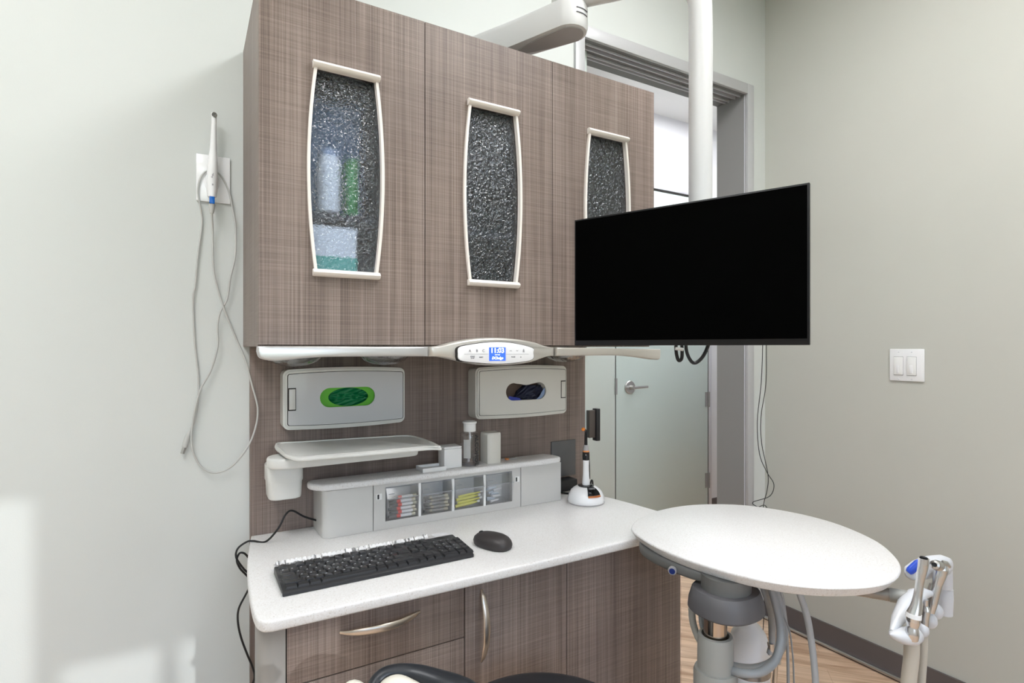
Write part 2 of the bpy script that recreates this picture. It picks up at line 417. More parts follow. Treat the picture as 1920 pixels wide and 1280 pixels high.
# skirting: dark rubber cove with a lighter rounded foot
def skirting(name, p0, p1, nrm, h=.098):
    d = (Vector(p1) - Vector(p0)); n = Vector(nrm); prof = [(0, 0), (.019, 0), (.019, .006), (.012, .014), (.009, .024), (.009, h), (0, h)]
    bm = bmesh.new(); rings = [[Vector(p) + n * a + Vector((0, 0, b)) for a, b in prof] for p in (p0, p1)]; skin(bm, rings)
    return struct(name, bm, 'rubber_base')
skirting('baseboard_right', (XR, YB, 0), (XR, YF, 0), (-1, 0, 0))
skirting('baseboard_back', (XL, YF, 0), (.1, YF, 0), (0, -1, 0))
skirting('baseboard_hallway', (3.5, HY, 0), (HX1, HY, 0), (0, -1, 0))
o = struct('trim_1', shape(tube, [(XR - .0205, YB, .012), (XR - .0205, YF, .012)], .007, smooth=0), 'satin_steel')
# frame of the tall opening: face casing, lining, header tracks
bm = bmesh.new(); cw = .042
for x0, x1 in ((OX0 - cw, OX0), (OX1, OX1 + cw)):
    box(bm, x0, x1, YF - .014, YF, 0, OZ + cw + .004, bev=.002)
box(bm, OX0, OX1, YF - .014, YF, OZ, OZ + cw + .004, bev=.002)
struct('trim_2', bm, 'frame_metal')
bm = bmesh.new()
for x0, x1 in ((OX0 - .02, OX0), (OX1, OX1 + .02)): box(bm, x0, x1, YF, YF + WT, 0, OZ + .03)
struct('trim_3', bm, 'jamb_grey', smooth=False)
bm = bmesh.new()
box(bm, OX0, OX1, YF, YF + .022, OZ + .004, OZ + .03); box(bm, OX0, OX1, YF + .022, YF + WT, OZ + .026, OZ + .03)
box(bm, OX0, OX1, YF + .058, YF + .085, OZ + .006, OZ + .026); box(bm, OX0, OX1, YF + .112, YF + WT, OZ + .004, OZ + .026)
struct('trim_4', bm, 'soffit_grey', smooth=False)
bm = bmesh.new()
for y in (.026, .054, .088, .108): box(bm, OX0, OX1, YF + y, YF + y + .004, OZ - .002, OZ + .026)
struct('trim_5', bm, 'alu_light', smooth=False)
bm = bmesh.new(); box(bm, OX1 - .003, OX1, YF + .002, YF + .006, 0, OZ); struct('trim_6', bm, 'alu_light', smooth=False)
# hallway door of frosted glass, sidelight and frame
DX0, DX1, DZ = 2.522, 3.425, 2.385
d = struct('door_1', B(DX0, DX1, HY - .05, HY - .03, .01, DZ, bev=.001), 'frosted_glass')
struct('window_2', B(1.30, DX0 - .010, HY - .05, HY - .035, .01, DZ, bev=.001), 'frosted_light')
struct('trim_7', B(DX0 - .010, DX0 - .001, HY - .045, HY - .03, 0, DZ), 'dark_gap', smooth=False)
bm = bmesh.new(); box(bm, DX1 + .006, DX1 + .034, HY - .06, HY, 0, DZ + .06, bev=.003); box(bm, 1.2, DX1 + .006, HY - .06, HY, DZ + .012, DZ + .06, bev=.003)
struct('trim_8', bm, 'alu_light')
bm = bmesh.new(); box(bm, 1.2, DX1 + .006, HY - .055, HY - .02, DZ + .001, DZ + .011); box(bm, DX1 + .0005, DX1 + .0055, HY - .05, HY - .02, 0, DZ)
struct('trim_9', bm, 'dark_gap', smooth=False)
lx, lz = 2.64, .995
bm = bmesh.new(); lathe(bm, [(0, 0), (.044, 0), (.046, .004), (.046, .009), (.042, .013), (.016, .014), (.014, .05), (0, .05)], (lx, HY - .05, lz), axis=(0, -1, 0))
hn = mesh('door_handle', bm, 'satin_steel', d)
mesh('lever', shape(tube, [(lx, HY - .095, lz), (lx + .04, HY - .1, lz + .001), (lx + .125, HY - .1, lz + .002)], [.011, .010, .008], flat=.6), 'satin_steel', hn)
for z in (.262, .876):
    hg = shape(tube, [(DX1 + .004, HY - .058, z - .057), (DX1 + .004, HY - .058, z + .057)], .009, smooth=0)
    box(hg, DX1 - .03, DX1 + .03, HY - .0535, HY - .0505, z - .055, z + .055); mesh('hinge', hg, 'jamb_grey', d)
mesh('latch_plate', B(DX0 - .014, DX0 + .0, HY - .062, HY - .0505, .95, 1.06), 'jamb_grey', d)
# sliding leaf resting in its pocket, with its pull
sl_ = thing('sliding_door', 'frosted sliding door leaf mostly hidden behind the wood panel, brown bow pull on its edge', 'door', (1.30, 1.73, 0))
mesh('leaf', B(1.16 + .15, 1.345, 1.735, 1.760, .01, OZ - .006, bev=.001), 'frosted_light', sl_)
bm = B(1.343, 1.372, 1.716, 1.7345, .92, 1.026, bev=.001); pl = mesh('pull_plate', bm, 'pull_brown', sl_)
mesh('pull_bar', B(1.372, 1.390, 1.708, 1.7345, .907, 1.032, bev=.002), 'black_plastic', sl_)

# ceiling troffers (above the frame)
def troffer(x, y, label, panel='lamp_panel', w=.6, l_=1.2):
    t = thing('ceiling_light', label, 'ceiling light', (x, y, CEIL))
    bm = bmesh.new()
    for a, b_, c, d_ in ((-w / 2 - .02, w / 2 + .02, -l_ / 2 - .02, -l_ / 2), (-w / 2 - .02, w / 2 + .02, l_ / 2, l_ / 2 + .02), (-w / 2 - .02, -w / 2, -l_ / 2, l_ / 2), (w / 2, w / 2 + .02, -l_ / 2, l_ / 2)):
        box(bm, x + a, x + b_, y + c, y + d_, CEIL - .014, CEIL - .001)
    mesh('frame', bm, 'white_plastic', t)
    mesh('diffuser', B(x - w / 2, x + w / 2, y - l_ / 2, y + l_ / 2, CEIL - .010, CEIL - .003), panel, t, smooth=False)
troffer(1.25, .45, 'recessed ceiling light panel over the round table')
troffer(-.75, .35, 'recessed ceiling light panel at the left of the room')
troffer(1.25, -1.35, 'recessed ceiling light panel by the window', 'lamp_panel_rear')
troffer(-.75, -1.35, 'recessed ceiling light panel in the rear left of the room', 'lamp_panel_rear')
troffer(2.9, 2.40, 'recessed ceiling light panel in the hallway', 'hall_panel', 1.2, .3)

# ================================================================== UPPER CABINET
CX0, CX1, CY0, CZ0, CZ1 = .1322, 1.273, 1.30, 1.272, 2.072
doors = [(.1322, .5065), (.5085, .8855), (.8875, 1.2728)]
PB = 1.66                                    # front of the wood back panel
cab = thing('wall_cabinet', 'long brown wood grain wall cabinet with three doors, each with a bowed textured glass window', 'cabinet', (CX0, YF, CZ0))
bm = bmesh.new()
box(bm, CX0, CX0 + .018, CY0 + .021, YF - .001, CZ0, CZ1); box(bm, CX1 - .018, CX1, CY0 + .021, YF - .001, CZ0, CZ1)
box(bm, CX0 + .018, CX1 - .018, CY0 + .021, YF - .001, CZ1 - .018, CZ1); box(bm, CX0 + .018, CX1 - .018, CY0 + .021, YF - .001, CZ0, CZ0 + .018)
mesh('carcass', bm, 'laminate', cab, smooth=False)
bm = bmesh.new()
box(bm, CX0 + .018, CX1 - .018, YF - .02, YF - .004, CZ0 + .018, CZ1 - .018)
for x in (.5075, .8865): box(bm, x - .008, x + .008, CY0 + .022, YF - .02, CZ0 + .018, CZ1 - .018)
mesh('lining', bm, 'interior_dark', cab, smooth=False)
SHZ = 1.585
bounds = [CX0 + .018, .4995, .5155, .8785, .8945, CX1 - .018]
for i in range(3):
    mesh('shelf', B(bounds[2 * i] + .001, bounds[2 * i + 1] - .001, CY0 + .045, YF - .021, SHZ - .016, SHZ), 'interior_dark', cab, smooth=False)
for (x0, x1), xc in zip(doors, (.3165, .697, 1.083)):
    zc, hh = 1.668, .2275
    def side(f, wide=0):
        return [(xc + s * (.0655 + wide + .0155 * (1 - k * k)), zc + hh * k) for s, ks in ((1, range(-8, 9)), (-1, range(8, -9, -1))) for k in [q / 8 for q in ks]]
    hole = side(0)
    bm = shape(ring_prism, [(x0, CZ0 + .004), (x1, CZ0 + .004), (x1, CZ1), (x0, CZ1)], hole, (xc, zc), 'XZ', CY0, CY0 + .020)
    dr = mesh('door', bm, 'laminate', cab, smooth=False)
    mesh('glass_pane', shape(prism, side(0, -.0008), 'XZ', CY0 + .008, CY0 + .012), 'textured_glass', dr, smooth=False)
    bm = shape(ring_prism, side(0, .006), side(0, -.0005), (xc, zc), 'XZ', CY0 - .008, CY0 + .006)
    mesh('side_trim', bm, 'cream_trim', dr)
    for z, s in ((zc + hh - .004, 1), (zc - hh - .012, -1)):
        bm = bmesh.new(); prof = [(CY0, z), (CY0 - .010, z), (CY0 - .016, z + .004), (CY0 - .018, z + .008), (CY0 - .016, z + .012), (CY0 - .010, z + .016), (CY0, z + .016)]
        prism(bm, prof, 'YZ', xc - .0755, xc + .0755, bev=.0015)
        mesh('end_trim', bm, 'cream_trim', dr)
# rails below the doors
def rail(top, bot, y0, m, name):
    pts = [(p.x, p.y) for p in catmull([(a, b, 0) for a, b in top], 5)] + [(p.x, p.y) for p in catmull([(a, b, 0) for a, b in bot][::-1], 5)]
    return mesh(name, shape(prism, pts, 'XZ', y0, CY0 + .004, bev=.004, seg=3), m, cab)
ZT = 1.2715
rail([(.128, ZT + .001), (.25, ZT + .001), (.38, ZT), (.506, ZT)], [(.127, 1.262), (.131, 1.250), (.140, 1.2445), (.158, 1.2415), (.185, 1.2430), (.235, 1.2475), (.30, 1.2490), (.40, 1.2488), (.506, 1.2480)], 1.274, 'silver_paint', 'light_rail')
rail([(.885, ZT - .002), (1.0, ZT - .003), (1.12, ZT - .005), (1.277, ZT - .007)], [(.885, 1.2465), (.98, 1.2465), (1.08, 1.2465), (1.14, 1.244), (1.20, 1.2385), (1.245, 1.233), (1.268, 1.232), (1.276, 1.238), (1.278, 1.252)], 1.274, 'champagne_paint', 'light_rail')
# control console in the middle of the rail
con = thing('control_console', 'curved champagne console with a white keypad and blue clock display under the wall cabinet', 'control panel', (.69, 1.27, 1.25))
top = [(.5095, 1.2715), (.535, 1.2735), (.575, 1.2835), (.63, 1.2925), (.6879, 1.2955), (.75, 1.2925), (.81, 1.2845), (.85, 1.274), (.8825, 1.2695)]
bot = [(.5095, 1.2475), (.535, 1.2465), (.565, 1.2410), (.60, 1.2330), (.645, 1.2255), (.695, 1.2225), (.745, 1.2240), (.80, 1.2300), (.835, 1.2390), (.86, 1.245), (.8825, 1.2465)]
pts = [(p.x, p.y) for p in catmull([(a, b, 0) for a, b in top], 5)] + [(p.x, p.y) for p in catmull([(a, b, 0) for a, b in bot][::-1], 5)]
# lens-like body that swells toward the user in the middle
bm = bmesh.new(); cxm = .696
def swell(x): return max(0, 1 - ((x - cxm) / .19) ** 2)
rings = []
for s, dy in ((1, 0), (.985, -.010), (.93, -.016), (.82, -.018)):
    rings.append([Vector((cxm + (x - cxm) * (1 - (1 - s) * .35), 1.298 + (0 if dy == 0 else dy - .014 * swell(x)), 1.2585 + (z - 1.2585) * s)) for x, z in pts])
skin(bm, rings); mesh('housing', bm, 'champagne_paint', con, angle=50)
kp = [(.5815, 1.270), (.61, 1.2765), (.6479, 1.2815), (.6879, 1.2835), (.735, 1.2810), (.7937, 1.2690), (.7975, 1.256), (.7945, 1.238), (.755, 1.2310), (.69, 1.2275), (.63, 1.2315), (.584, 1.2380), (.578, 1.255)]
FY = 1.2625
grow = lambda P, k, c=(.688, 1.2555): [(c[0] + (a - c[0]) * (1 + k), c[1] + (b - c[1]) * (1 + k * 2.2)) for a, b in P]
kps = [(p.x, p.y) for p in catmull([(a, b, 0) for a, b in kp], 4, closed=True)]
mesh('keypad_gap', shape(prism, grow(kps, .018), 'XZ', FY - .001, 1.285), 'dark_gap', con, smooth=False)
kpad = mesh('keypad', shape(prism, kps, 'XZ', FY - .005, 1.284, bev=.002, seg=2), 'white_gloss', con)
fy = FY - .0051
disp = mesh('display', B(.6635, .7115, fy - .0006, fy + .001, 1.2355, 1.2700), 'screen_blue', con, smooth=False)
ty = fy - .0010
text('clock_digits', '11:03', 'screen_text', disp, (.6872, ty, 1.2615), .0175, off=.0003, squeeze=1.05)
text('date_line', '30/07 WED', 'screen_text', disp, (.6872, ty, 1.2508), .0032)
text('logo_text', 'DCIedge', 'screen_text', disp, (.6872, ty, 1.2425), .0090, shear=.25, off=.00025)
ly = fy - .0003
for s, x in (('A', .6095), ('B', .6290), ('C', .6475)): text('key_letter', s, 'ink_grey', kpad, (x, ly, 1.2612), .0095)
for s, x, z in (('START', .6170, 1.2470), ('STOP', .6170, 1.2430), ('RESET', .6410, 1.2450), ('PAUSE', .7345, 1.2450)): text('key_legend', s, 'ink_grey', kpad, (x, ly, z), .0042, off=.00008)
mesh('divider_line', B(.594, .6625, ly - .0002, ly, 1.2528, 1.2533), 'ink_grey', kpad, smooth=False)
mesh('divider_line', B(.7125, .782, ly - .0002, ly, 1.2518, 1.2523), 'ink_grey', kpad, smooth=False)
for x, s in ((.7270, 1), (.7465, -1)):
    mesh('arrow_mark', shape(tube, [(x - .0028, ly, 1.2612 - s * .0012), (x, ly, 1.2612 + s * .0012), (x + .0028, ly, 1.2612 - s * .0012)], .00035, n=6, smooth=0), 'ink_grey', kpad)
bm = bmesh.new()
box(bm, .7648, .7672, ly - .0002, ly, 1.2640, 1.2655); box(bm, .7638, .7682, ly - .0002, ly, 1.2605, 1.2625); box(bm, .7632, .7688, ly - .0002, ly, 1.2575, 1.2592)
mesh('lamp_mark', bm, 'ink_grey', kpad, smooth=False)
bm = bmesh.new(); box(bm, .7555, .7595, ly - .0002, ly, 1.2443, 1.2450); box(bm, .7571, .7579, ly - .0002, ly, 1.2427, 1.2466); mesh('star_mark', bm, 'ink_grey', kpad, smooth=False)
# task light domes under the cabinet
for x in (.235, .468, 1.072):
    bm = bmesh.new(); lathe(bm, [(.072, 0), (.072, -.010), (.070, -.014), (.066, -.026), (.054, -.038), (.030, -.047), (0, -.050)], (x, 1.50, CZ0 - .0005))
    dm = mesh('task_light_dome', bm, 'dome_clear', cab)
    bm = bmesh.new(); lathe(bm, [(0, 0), (.030, 0), (.030, -.016), (0, -.016)], (x, 1.50, CZ0 - .008)); mesh('lamp_core', bm, 'silver_paint', dm)
# things kept in the cabinet, seen through the glass; the blue box imitates a reflection
def carton(name, dims, m, label, cat, band=None):
    x0, x1, y0, y1, z0, z1 = dims
    t = thing(name, label, cat, ((x0 + x1) / 2, (y0 + y1) / 2, z0)); mesh('carton_body', B(*dims, bev=.002), m, t)
    if band: mesh('printed_band', B(x0 - .0006, x1 + .0006, y0 - .0006, y0 + .02, band[1], band[2]), band[0], t)
carton('supply_box', (.215, .350, 1.34, 1.47, CZ0 + .0185, 1.552), 'carton_white', 'white supply box with a teal band behind the left textured glass', 'box', ('carton_teal', 1.44, 1.482))
carton('supply_box', (.352, .362, 1.34, 1.40, CZ0 + .0185, 1.44), 'carton_navy', 'narrow dark blue box beside the white one behind the left glass', 'box')
carton('supply_box', (.215, .378, 1.42, 1.49, SHZ + .001, 1.870), 'reflection_blue', 'pale blue box on the cabinet shelf, sized and tinted to imitate a window reflection in the left glass', 'box')  # widened and tinted to stand in for the blue window reflection
carton('supply_box', (.334, .358, 1.36, 1.42, SHZ + .001, 1.725), 'carton_green', 'slim green box on the cabinet shelf behind the left glass', 'box')
t = thing('supply_jar', 'round white jar on the cabinet shelf behind the left glass', 'jar', (.292, 1.345, SHZ))
mesh('jar_body', shape(lathe, [(0, .001), (.024, .001), (.026, .006), (.026, .120), (.022, .130), (0, .130)], (.288, 1.352, SHZ), 28), 'carton_white', t)
mesh('lid', shape(lathe, [(0, .1305), (.021, .1305), (.021, .146), (0, .146)], (.288, 1.352, SHZ), 28), 'lightblue_card', t)
carton('supply_box', (1.005, 1.075, 1.36, 1.45, SHZ + .001, 1.655), 'carton_tan', 'tan box on the cabinet shelf behind the right glass', 'box')

# ================================================================== BACK PANEL AND BASE
bp_ = mesh('back_panel', B(.1475, 1.2786, PB, YF - .0005, .0, CZ0 - .001), 'laminate', org=(.147, PB, 0), smooth=False)
tag(bp_, 'brown wood grain splashback panel between wall cabinet and countertop', 'wall panel')
bc = thing('base_cabinet', 'brown wood grain base cabinet with drawers and bow handles under the white countertop', 'cabinet', (.69, 1.42, 0))
BY = 1.165; CT0, CT1 = .7395, .762
bm = bmesh.new(); box(bm, .180, 1.244, BY + .020, PB - .001, .10, CT0 - .001); box(bm, .19, 1.23, BY + .07, PB - .001, 0.0, .10)
mesh('carcass', bm, 'laminate', bc, smooth=False)
pts = [(.152, BY + .0195)] + [(.1156 + .034 - .034 * math.sin(a), BY + .034 - .034 * math.cos(a)) for a in [PI / 2 * k / 6 for k in range(7)]][0:7] + [(.1156, PB - .02), (.1495, PB - .02)]
mesh('corner_post', shape(prism, [(.1665, BY + .0195), (.1665, BY), (.150, BY)] + [(.150 - .0344 * math.sin(a), BY + .0344 - .0344 * math.cos(a)) for a in [PI / 2 * k / 8 for k in range(1, 9)]] + [(.1590, PB - .002), (.1790, PB - .002), (.1665, BY + .06)], 'XY', 0, CT0 - .001), 'post_laminate', bc)
def bow(pts, m, parent, r=(.0030, .0072, .0088, .0072, .0030), flat=.45, up=None):
    return mesh('handle', shape(tube, pts, list(r), n=12, smooth=8, flat=flat, up=up), m, parent)
for z0, z1 in ((.6065, .7340), (.4300, .6035), (.11, .427)):
    dw = mesh('drawer', B(.1690, .5500, BY, BY + .019, z0, z1, bev=.0006), 'laminate', bc)
    zz = z1 - .046 if z0 > .6 else z1 - .034
    bow([(.270, BY - .001, zz), (.292, BY - .013, zz - .001), (.325, BY - .024, zz), (.357, BY - .028, zz), (.390, BY - .024, zz), (.422, BY - .013, zz + .002), (.443, BY - .001, zz + .002)], 'brushed_nickel', dw, up=(0, 0, 1), flat=.42)
dr = mesh('door', B(.5530, .8380, BY, BY + .019, .11, .7340, bev=.0006), 'laminate', bc)
bow([(.594, BY - .001, .7060), (.594, BY - .014, .688), (.595, BY - .025, .655), (.595, BY - .028, .622), (.595, BY - .025, .590), (.594, BY - .014, .556), (.594, BY - .001, .536)], 'brushed_nickel', dr, up=(1, 0, 0), flat=.42)
mesh('door', B(.8405, 1.2460, BY, BY + .019, .11, .7340, bev=.0006), 'laminate', bc)
# countertop
out = [(.1497, 1.6595), (.1370, 1.57), (.1225, 1.45), (.1140, 1.33), (.1105, 1.22), (.1115, 1.165), (.1180, 1.136), (.1330, 1.1245), (.160, 1.1225), (.30, 1.120), (.50, 1.117), (.69, 1.116), (.90, 1.117), (1.10, 1.120),
       (1.235, 1.1225), (1.2600, 1.128), (1.2720, 1.145), (1.2745, 1.18), (1.2680, 1.27), (1.2520, 1.40), (1.2300, 1.52), (1.205, 1.6595)]
sm = [(p.x, p.y) for p in catmull([(a, b, 0) for a, b in out], 4)]
ct = mesh('countertop', shape(prism, sm, 'XY', CT0, CT1, bev=.0050, seg=3), 'quartz', org=(.69, 1.4, CT0))
tag(ct, 'white speckled quartz countertop with rounded corners on the brown base cabinet', 'countertop')

# ================================================================== ORGANISER ON THE COUNTER
og = thing('bin_organiser', 'grey counter organiser with four clear tilt bins between two closed boxes', 'organiser', (.69, 1.58, CT1))
bz0, bz1 = CT1 + .0005, .892
def corner_box(x0, x1, y0, y1, rl):
    pts = ([(x0 + rl - rl * math.cos(PI / 2 * k / 6), y0 + rl - rl * math.sin(PI / 2 * k / 6)) for k in range(7)] if rl else [(x0, y0)]) + [(x1, y0), (x1, y1), (x0, y1)]
    return shape(prism, pts, 'XY', bz0, bz1 - .004)
mesh('side_box', corner_box(.3105, .4440, 1.528, 1.655, .020), 'bin_frame', og)
bm = corner_box(.9215, 1.0760, 1.528, 1.655, 0); mesh('side_box', bm, 'bin_frame', og)
bins = [(.4795, .5755), (.5830, .6800), (.6875, .7855), (.7930, .8885)]
fz0, fz1 = .7845, .8795
bm = bmesh.new(); fx0, fx1 = .4460, .9195
box(bm, fx0, bins[0][0], 1.528, 1.545, bz0, bz1 - .002); box(bm, bins[3][1], fx1, 1.528, 1.545, bz0, bz1 - .002)
box(bm, bins[0][0], bins[3][1], 1.528, 1.545, bz0, fz0); box(bm, bins[0][0], bins[3][1], 1.528, 1.545, fz1, bz1 - .002)
mesh('bin_frame', bm, 'bin_frame', og, smooth=False)
bm = bmesh.new(); box(bm, fx0, fx1, 1.592, 1.655, bz0, bz1 - .002); box(bm, fx0, fx1, 1.545, 1.645, bz0, bz0 + .004)
for a, b_ in zip(bins, bins[1:]): box(bm, a[1], b_[0], 1.524, 1.645, fz0, fz1)
mesh('bin_housing', bm, 'white_plastic', og, smooth=False)
for x in (.4618, .9068):
    dz = 0 if x < .6 else -.004
    lc = mesh('bin_latch', B(x - .0075, x + .0075, 1.5265, 1.529, .847 + dz, .864 + dz, bev=.0008), 'white_plastic', og)
    mesh('latch_slot', B(x - .0055, x - .0005, 1.5262, 1.5275, .849 + dz, .862 + dz), 'ink_black', lc, smooth=False)
for x0, x1 in bins:
    bm = bmesh.new(); a, b_ = x0 + .0015, x1 - .0015; t_ = .0012
    prof = [(1.532, fz0 + .001), (1.524, fz0 + .003), (1.514, .848), (1.529, fz1 - .002)]
    for q, (p0, p1) in enumerate(zip(prof, prof[1:])):            # front faces: floor lip, bellied front, sloping lid
        rr = [[Vector((x, p0[0], p0[1])), Vector((x, p1[0], p1[1])), Vector((x, p1[0] + t_, p1[1])), Vector((x, p0[0] + t_, p0[1]))] for x in (a, b_)]
        skin(bm, rr)
    poly = [(1.590, fz0 + .001), (1.532, fz0 + .001), (1.524, fz0 + .003), (1.514, .848), (1.529, fz1 - .002), (1.590, fz1 - .002)]
    prism(bm, poly, 'YZ', a, a + t_); prism(bm, poly, 'YZ', b_ - t_, b_)
    box(bm, a + t_, b_ - t_, 1.533, 1.590, fz0 + .001, fz0 + .0022)
    tbn = mesh('tilt_bin', bm, 'clear_plastic', og, smooth=False)
    bm = bmesh.new(); box(bm, a, b_, 1.5128, 1.5148, .8472, .8488); box(bm, a, b_, 1.5285, 1.5305, fz1 - .0035, fz1 - .002); box(bm, a + .006, a + .022, 1.5195, 1.5225, .8600, .8612)
    mesh('bin_lip', bm, 'wire_grey', tbn, smooth=False)
def cartridge(x0, x1, y, z, r, cols, name, label, cat, group):
    L = x1 - x0; t = thing(name, label, cat, (x0, y, z), group)
    cuts = [0] + [c for c, _ in cols]
    for k, (c, m_) in enumerate(cols):
        rr = r * (1.12 if k % 2 else 1)
        mesh(('plunger_end', 'barrel', 'cap', 'tip')[min(k, 3)], shape(tube, [(x0 + L * cuts[k], y, z), (x0 + L * c, y, z)], rr, n=12, smooth=0), m_, t)
NTH = ['lowest', 'second from the bottom', 'third from the bottom', 'fourth from the bottom', 'fifth from the bottom', 'topmost']
g1 = 'red banded cartridges in the first tilt bin'
for k in range(6):
    z = fz0 + .0085 + .0103 * k; x = bins[0][0] + .010 + (k % 2) * .004
    cartridge(x, x + .078, 1.533 + .002 * (k % 2), z, .0045, [(.30, 'cartridge_dark'), (.44, 'red_band'), (.86, 'cartridge_white'), (1, 'cartridge_end')], 'dental_cartridge', 'red banded glass cartridge in the leftmost tilt bin, ' + NTH[k] + ' in its stack', 'cartridge', g1)
g2 = 'plain grey cartridges in the second tilt bin'
for k in range(5):
    z = fz0 + .0085 + .0098 * k; x = bins[1][0] + .012 + (k % 2) * .005
    cartridge(x, x + .074, 1.533 + .002 * (k % 2), z, .0043, [(.22, 'cartridge_dark'), (.32, 'cartridge_end'), (.84, 'cartridge_grey'), (1, 'cartridge_end')], 'dental_cartridge', 'plain grey cartridge in the second tilt bin, ' + (NTH[:4] + ['topmost'])[k] + ' in its stack', 'cartridge', g2)
for k, (z, dx, rr) in enumerate(((.0085, 0, .0050), (.018, .008, .0045), (.0275, .003, .0048), (.036, .010, .0036))):
    x = bins[2][0] + .008 + dx; t = thing('yellow_tube', 'yellow plastic tube in the third tilt bin from left, ' + (NTH[:3] + ['topmost and thinnest'])[k], 'tube', (x, 1.536, fz0 + z), 'yellow tubes in the third tilt bin')
    mesh('barrel', shape(tube, [(x, 1.536, fz0 + z), (x + .050, 1.535, fz0 + z + .004), (x + .072, 1.534, fz0 + z + .006)], [rr, rr, rr * .5], smooth=0), 'yellow_tube', t)
    mesh('clear_tip', shape(tube, [(x + .072, 1.534, fz0 + z + .006), (x + .080, 1.534, fz0 + z + .007)], [rr * .8, rr * .8], smooth=0), 'cartridge_white', t)
for k in range(9):
    x = bins[3][0] + .008 + random.random() * .045; z = fz0 + .007 + .0052 * k; y = 1.535 + .012 * random.random()
    o = mesh('needle_cap', shape(tube, [(x, y, z), (x + .030, y + .004, z + random.uniform(-.003, .004))], [.0042, .0030], smooth=0, n=10), 'pale_tube' if k % 3 else 'cartridge_white', org=(x, y, z))
    tag(o, ('white' if k % 3 == 0 else 'pale blue') + ' needle cap in the rightmost tilt bin, ' + (NTH[:5] + ['fourth from the top', 'third from the top', 'second from the top', 'topmost'])[k] + ' of the heap', 'needle cap', 'pale needle caps in the fourth tilt bin')
# ledge on top
led = [(.2900, 1.592), (.2790, 1.575), (.2800, 1.548), (.2980, 1.523), (.3300, 1.509), (.50, 1.503), (.69, 1.501), (.88, 1.500), (1.030, 1.500), (1.060, 1.509), (1.0680, 1.530), (1.062, 1.560), (1.045, 1.592)]
ld = mesh('ledge_shelf', shape(prism, [(p.x, p.y) for p in catmull([(a, b, 0) for a, b in led], 4)], 'XY', bz1 + .0005, .910, bev=.006, seg=3), 'quartz', org=(.69, 1.55, bz1))
tag(ld, 'narrow white speckled quartz ledge on top of the grey bin organiser', 'shelf')
LZ = .9102

# on the ledge
t = thing('cotton_dispenser', 'small square white plastic dispenser with a low open tray at its left', 'dispenser', (.66, 1.55, LZ))
mesh('body', B(.6580, .7150, 1.530, 1.578, LZ, .968, bev=.002), 'white_plastic', t)
mesh('lid', B(.6570, .7145, 1.529, 1.579, .9685, .9745, bev=.002), 'white_plastic', t)
bm = bmesh.new(); box(bm, .5885, .6570, 1.5185, 1.5680, LZ + .0002, LZ + .004); box(bm, .5850, .6575, 1.515, 1.518, LZ, LZ + .0115); box(bm, .5850, .588, 1.5182, 1.5715, LZ, LZ + .0115); box(bm, .588, .6575, 1.5685, 1.5715, LZ, LZ + .0115)
mesh('tray', bm, 'white_plastic', t, smooth=False)
bx, by = .748, 1.545
t = thing('alcohol_bottle', 'clear plastic pump bottle lettered ALCOHOL with a white flip top', 'bottle', (bx, by, LZ))
bot_p = [(.0, 0), (.027, 0), (.0295, .003), (.0300, .008), (.0300, .088), (.0290, .096), (.024, .101), (.017, .103)]
mesh('bottle_body', shape(lathe, bot_p, (bx, by, LZ), 40), 'bottle_clear', t)
mesh('pump_cap', shape(lathe, [(0, .1035), (.0185, .1035), (.0190, .106), (.0190, .126), (.0215, .129), (.0215, .133), (.017, .135), (0, .1355)], (bx, by, LZ), 32), 'white_plastic', t)
mesh('liquid', shape(lathe, [(0, .002), (.0275, .004), (.0285, .030), (0, .030)], (bx, by, LZ), 32), 'liquid_clear', t)
mesh('dip_tube', shape(tube, [(bx, by, LZ + .100), (bx + .001, by, LZ + .085), (bx - .004, by - .002, LZ + .012)], .003, n=8), 'cartridge_white', t)
bm = bmesh.new()
rings = [[Vector((bx + .0304 * math.sin(a), by - .0304 * math.cos(a), z)) for z in (LZ + .026, LZ + .082)] for a in [math.radians(q) for q in range(-62, -14, 6)]]
vs = [[bm.verts.new(p) for p in r_] for r_ in rings]
for a, b_ in zip(vs, vs[1:]): bm.faces.new((a[0], b_[0], b_[1], a[1]))
bmesh.ops.solidify(bm, geom=bm.faces[:], thickness=.0003)
mesh('paper_label', bm, 'white_plastic', t)
# lettering runs down the bottle, wrapped onto its curve
fc = bpy.data.curves.new('alcohol_lettering', 'FONT'); fc.body = 'ALCOHOL'; fc.size = .0195; fc.align_x = 'CENTER'; fc.align_y = 'CENTER'; fc.resolution_u = 3; fc.offset = .0006
fo = bpy.data.objects.new('alcohol_lettering', fc); COL.objects.link(fo)
dg = bpy.context.evaluated_depsgraph_get(); me = bpy.data.meshes.new_from_object(fo.evaluated_get(dg)); bpy.data.objects.remove(fo)
cth = math.radians(18)
for v_ in me.vertices:
    u_, w_ = v_.co.x, v_.co.y
    a = cth + w_ / .0306; v_.co = Vector((.0306 * math.sin(a), -.0306 * math.cos(a), .049 - u_ * 1.02))
me.materials.clear(); me.materials.append(M['ink_black'])
o = bpy.data.objects.new('lettering', me); COL.objects.link(o); o.parent = t
